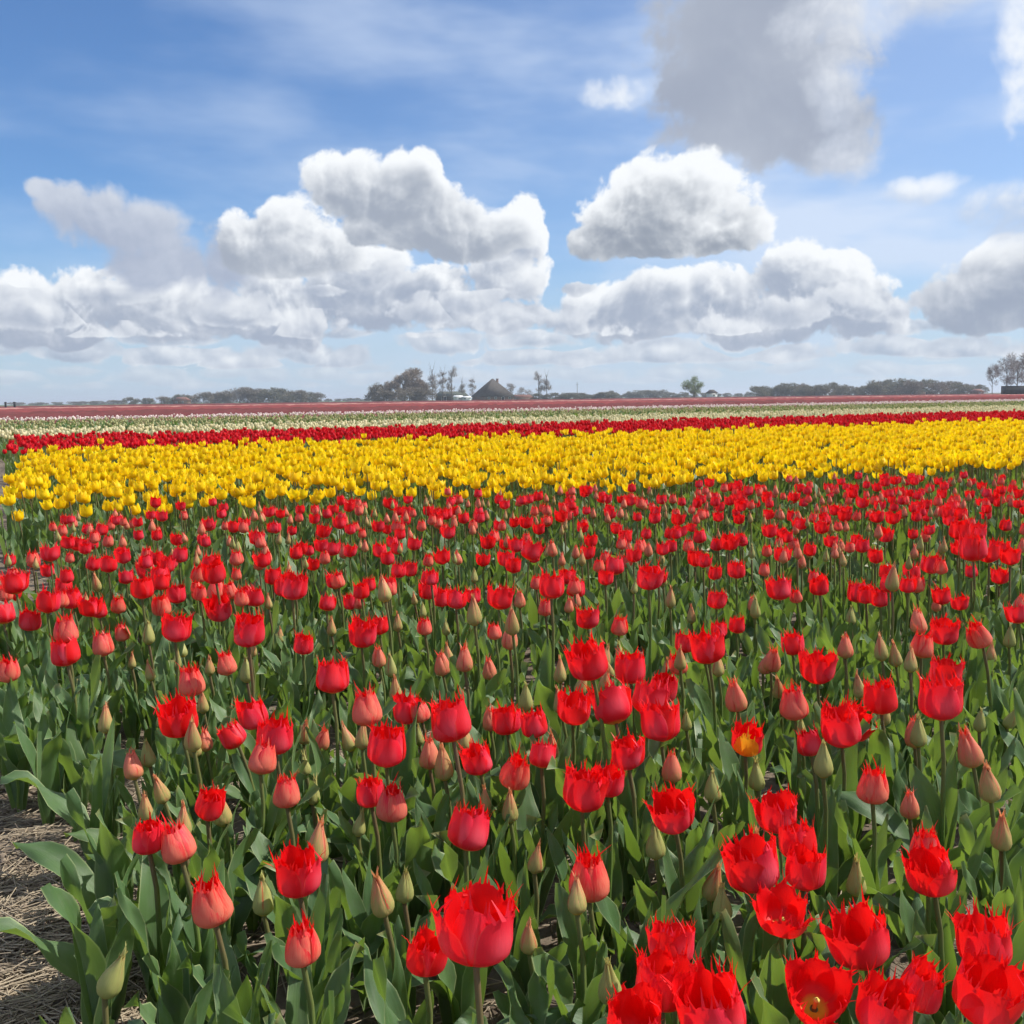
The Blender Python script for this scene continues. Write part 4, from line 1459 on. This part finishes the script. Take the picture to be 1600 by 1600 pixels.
# grove by the farm
for (x, d, n_, key, w, name, lab) in (
        (650, 390, 54, ('round', 0), 0.95, 'bare_tree', 'large round brown bare tree, tallest of the farm grove'),
        (632, 400, 44, ('round', 1), 0.9, 'bare_tree', 'brown bare tree at the left shoulder of the tallest grove tree'),
        (612, 395, 30, ('round', 2), 1.1, 'bare_tree', 'lower brown bare tree in the farm grove'),
        (594, 400, 28, ('brownbush', 0), 1.0, 'grove_bush', 'dark bush at the left end of the farm grove'),
        (604, 385, 18, ('brownbush', 1), 1.2, 'grove_bush', 'low brown bush under the left end of the farm grove'),
        (640, 380, 20, ('brownbush', 2), 1.5, 'grove_bush', 'low brown thicket at the foot of the tallest grove tree'),
        (664, 385, 20, ('brownbush', 0), 1.2, 'grove_bush', 'low thicket at the right foot of the tallest grove tree'),
        (676, 400, 52, ('poplar', 0), 1.0, 'poplar_tree', 'slim grey bare poplar directly right of the round tree'),
        (692, 405, 44, ('poplar', 1), 1.1, 'poplar_tree', 'grey bare poplar, second right of the round tree'),
        (706, 400, 50, ('poplar', 2), 1.0, 'poplar_tree', 'slim grey bare poplar above the green shed roof'),
        (722, 410, 32, ('poplar', 0), 1.1, 'poplar_tree', 'short grey bare poplar between shed and dark farmhouse'),
        (738, 415, 32, ('poplar', 1), 1.1, 'poplar_tree', 'short bare poplar just left of the dark farmhouse roof'),
        (798, 420, 24, ('bare', 0), 1.1, 'bare_tree', 'small bare tree just right of the dark farmhouse roof'),
        (814, 430, 18, ('bare', 1), 1.4, 'bare_tree', 'low bare tree, second right of the dark farmhouse'),
        (828, 430, 14, ('bare', 2), 1.4, 'bare_tree', 'small bare tree between farmhouse and the poplar pair'),
        (842, 400, 41, ('poplar', 2), 1.0, 'poplar_tree', 'left one of the pair of tall bare poplars right of the farmhouse'),
        (854, 400, 40, ('poplar', 0), 1.1, 'poplar_tree', 'right one of the pair of tall bare poplars right of the farmhouse'),
        (957, 480, 11, ('bush', 1), 0.9, 'round_bush', 'small round dark bush alone between poplar pair and pale tree'),
        (1085, 350, 37, ('willow', 0), 1.1, 'pale_green_tree', 'pale green round tree standing alone on the horizon'),
        (1550, 255, 46, ('bare', 0), 0.75, 'bare_tree', 'slim bare tree left of the group by the black container'),
        (1572, 250, 56, ('bare', 1), 0.9, 'bare_tree', 'bare tree above the left end of the black container'),
        (1588, 245, 62, ('bare', 2), 0.9, 'bare_tree', 'tall bare tree above the middle of the black container'),
        (1604, 250, 66, ('bare', 0), 1.0, 'bare_tree', 'tallest bare tree, cut by the right edge over the container')):
    tree(name, x, d, hpx(d, n_ + 2), key, lab, None, wide=w)
# low hedge line between farm and pale tree, wood at the right
for i, x in enumerate(range(805, 950, 16)):
    tree('hedge_bush', x, 460, hpx(460, tr.uniform(8, 12)), ('bush', tr.randrange(3)), ORD[i] + ' low dark hedge bush from the farmhouse towards the right', 'hedge bushes right of the farmhouse', wide=tr.uniform(1.6, 2.3))
for i, x in enumerate(range(966, 1180, 17)):
    tree('far_bush', x, 620, hpx(620, tr.uniform(6, 13) if x < 1080 else tr.uniform(5, 8)), ('bush', tr.randrange(3)), ORD[i] + ' far low bush from the left on the horizon around the pale green tree', 'far bushes around the pale tree', wide=tr.uniform(1.2, 2.0))
right = [(1188, 14), (1200, 13), (1214, 15), (1230, 18), (1246, 17), (1258, 13), (1272, 15), (1288, 16), (1304, 18), (1318, 14), (1334, 11), (1350, 12), (1364, 17), (1378, 20), (1392, 23), (1410, 22), (1428, 20), (1446, 21), (1462, 18), (1480, 17), (1496, 15), (1512, 14), (1528, 12)]
for i, (x, n_) in enumerate(right):
    d = 430 + tr.uniform(-12, 20)
    lab = ORD[i] + ' rounded bare tree from the left in the wood at right'
    tree('wood_bush', x, d, hpx(d, n_ + 4), (('bush' if tr.random() < 0.6 else 'brownbush'), tr.randrange(3)), lab, 'rounded trees of the low wood at right', wide=tr.uniform(0.95, 1.5))
for i, x in enumerate(range(498, 585, 15)):
    tree('far_bush', x, 800, hpx(800, tr.uniform(4, 6)), ('bush', tr.randrange(3)), ORD[i] + ' tiny far bush from the left between left wood and farm grove', 'tiny bushes left of the farm', wide=tr.uniform(1.5, 2.4))


def box(x0, x1, y0, y1, z0, z1):
    V = np.array([(x, y, z) for z in (z0, z1) for y in (y0, y1) for x in (x0, x1)], float)
    F = np.array([[0, 2, 3, 1], [4, 5, 7, 6], [0, 1, 5, 4], [2, 6, 7, 3], [0, 4, 6, 2], [1, 3, 7, 5]])
    return V, F, np.zeros((8, 4)), 0


def bmesh_obj(name, boxes, mat, parent):
    q = join(boxes)
    return obj(name, mesh_np(name, q[0], q[1], q[2], [M[mat]], smooth=False), parent)


def house(name, px, dist, w, dep, wall_h, roof_h, ridge, rot, roof_mat, wall_mat, label, chimney=None, openings=(), cat='house'):
    """walls, a hipped roof whose ridge is `ridge` of the width, windows and doors set into the front"""
    p = at_depth(px, dist)
    root = obj(name, None, label=label, category=cat)
    root.location = (p[0], p[1], 0); root.rotation_euler = (0, 0, rot)
    bmesh_obj('wall', [box(-w / 2, w / 2, -dep / 2, dep / 2, -0.2, wall_h)], wall_mat, root)
    e = 0.5
    z0 = wall_h - 0.25
    V = np.array([(-w / 2 - e, -dep / 2 - e, z0), (w / 2 + e, -dep / 2 - e, z0), (w / 2 + e, dep / 2 + e, z0), (-w / 2 - e, dep / 2 + e, z0),
                  (-w * ridge / 2, -0.05, z0 + roof_h), (w * ridge / 2, -0.05, z0 + roof_h), (w * ridge / 2, 0.05, z0 + roof_h), (-w * ridge / 2, 0.05, z0 + roof_h)])
    F = np.array([[0, 1, 5, 4], [1, 2, 6, 5], [2, 3, 7, 6], [3, 0, 4, 7], [4, 5, 6, 7], [3, 2, 1, 0]])
    roof = obj('roof', mesh_np('roof', V, F, np.zeros((8, 4)), [M[roof_mat]], smooth=False), root)
    if chimney:
        cx, cz = chimney
        bmesh_obj('chimney', [box(cx - 0.35, cx + 0.35, -0.35, 0.35, z0 + roof_h * 0.6, cz), box(cx - 0.45, cx + 0.45, -0.45, 0.45, cz, cz + 0.2)], 'wallbrick', roof)
    for kind, x, zb, ww, hh in openings:
        fr = bmesh_obj(kind, [box(x - ww / 2, x + ww / 2, -dep / 2 - 0.06, -dep / 2 + 0.05, zb, zb + hh)], 'white', root)
        bmesh_obj('pane' if kind == 'window' else 'panel', [box(x - ww / 2 + 0.1, x + ww / 2 - 0.1, -dep / 2 - 0.09, -dep / 2 - 0.03, zb + 0.1, zb + hh - 0.1)], 'glass' if kind == 'window' else 'black', fr)
    return root


FD = 400
house('farmhouse', 770, FD, 12.4, 12.4, 1.8, 6.9, 0.05, R(24), 'thatch', 'wallbrick', 'dark farmhouse with steep pyramid roof and chimney beside the grove',
      chimney=(2.0, 8.3), openings=(('window', -4.2, 0.6, 1.0, 0.9), ('window', -1.4, 0.6, 1.0, 0.9), ('door', 1.6, 0.0, 1.2, 1.5), ('window', 4.4, 0.6, 1.0, 0.9)))
house('shed', 706, 425, 13.0, 8.0, 2.2, 2.0, 0.8, 0.0, 'greenroof', 'thatch', 'long low shed with green roof between grove and dark farmhouse', openings=(('door', -3.0, 0, 2.2, 2.0),), cat='shed')
house('white_shed', 716, 385, 3.6, 2.6, 1.7, 0.7, 0.85, R(8), 'white', 'white', 'small white shed left of two near the dark farmhouse', openings=(('window', 0.4, 0.7, 0.9, 0.6),), cat='shed')
house('white_shed', 729, 383, 3.0, 2.4, 1.5, 0.6, 0.85, R(-6), 'white', 'white', 'small white shed closest to the dark farmhouse', openings=(('window', -0.4, 0.6, 0.8, 0.6),), cat='shed')
house('annex', 812, 415, 10.0, 5.0, 1.3, 1.2, 0.8, R(4), 'redroof', 'wallbrick', 'low reddish outbuilding right of the dark farmhouse', openings=(('window', -2.0, 0.4, 0.8, 0.6),), cat='outbuilding')
house('cottage', 1112, 420, 3.4, 3.4, 2.1, 1.5, 0.5, R(10), 'thatch', 'white', 'tiny white cottage right of the pale green tree', openings=(('window', 0.3, 0.7, 0.8, 0.8),))
house('cottage', 284, 470, 6.5, 4.5, 1.9, 1.6, 0.6, R(-8), 'redroof', 'wallbrick', 'red roofed cottage in front of the wood at left', openings=(('window', -1.5, 0.6, 0.9, 0.8), ('window', 1.5, 0.6, 0.9, 0.8)))
house('cottage', 1432, 425, 9.0, 5.0, 1.5, 1.3, 0.7, R(5), 'greenroof', 'wallbrick', 'long low cottage in front of the wood at right', openings=(('window', -3, 0.5, 1.0, 0.8), ('window', 0.2, 0.5, 1.0, 0.8), ('door', 3.0, 0.0, 1.0, 1.5)))
house('cottage', 1526, 420, 4.0, 4.0, 1.4, 1.2, 0.6, R(5), 'redroof', 'wallbrick', 'small low cottage near the end of the wood by the container', openings=(('window', 0.2, 0.5, 0.8, 0.7),))

# black container under the trees at the right edge
p = at_depth(1592, 235)
cont = obj('black_container', None, label='black steel container under the bare trees at the right edge', category='container')
cont.location = (p[0], p[1], 0)
bmesh_obj('body', [box(-3.6, 5.0, -1.2, 1.2, 0.05, 2.15)], 'black', cont)
for k in range(28):
    bmesh_obj('rib', [box(-3.5 + k * 0.3, -3.38 + k * 0.3, -1.25, -1.19, 0.15, 2.05)], 'black', cont)
bmesh_obj('rail', [box(-3.65, 5.05, -1.27, 1.27, 2.15, 2.25)], 'black', cont)
# thin mast right of the poplars, two posts at the far left
p = at_depth(902, 480)
mast = obj('mast', None, label='thin grey mast standing alone between hedge and pale green tree', category='mast')
mast.location = (p[0], p[1], 0)
v = tube([(0, 0, 0), (0, 0, 4.5), (0, 0, 8.0)], [0.14, 0.11, 0.07], 6)
obj('pole', mesh_np('pole', v[0], v[1], v[2], [M['bark']]), mast)
bmesh_obj('crossbar', [box(-0.5, 0.5, -0.05, 0.05, 6.9, 7.05)], 'bark', mast)
for x, lab in ((8, 'dark post at the extreme left end of the horizon'), (22, 'dark post second from the left end of the horizon')):
    p = at_depth(x, 180)
    o = obj('post', None, label=lab, category='post')
    o.location = (p[0], p[1], 0)
    bmesh_obj('shaft', [box(-0.13, 0.13, -0.13, 0.13, 0, 1.15)], 'black', o)
    bmesh_obj('cap', [box(-0.17, 0.17, -0.17, 0.17, 1.15, 1.25)], 'black', o)

# ------------------------------------------------------------------ the air between here and the far trees
def haze_box(x0, x1, y0, y1, z0, z1, density):
    V, F, T, _ = box(x0, x1, y0, y1, z0, z1)
    m, N, L = new_mat('haze_air')
    v = N('ShaderNodeVolumePrincipled')
    v.inputs['Color'].default_value = (0.80, 0.88, 1.0, 1)
    v.inputs['Density'].default_value = density
    v.inputs['Anisotropy'].default_value = 0.2
    o = N('ShaderNodeOutputMaterial')
    L(v.outputs[0], o.inputs['Volume'])
    return obj('haze', mesh_np('haze', V, F, None, [m], smooth=False), kind='stuff', label='thin pale haze over the fields', category='haze')


haze_box(-7000, 7000, -400, 9500, -1.0, 25.0, 0.00038)
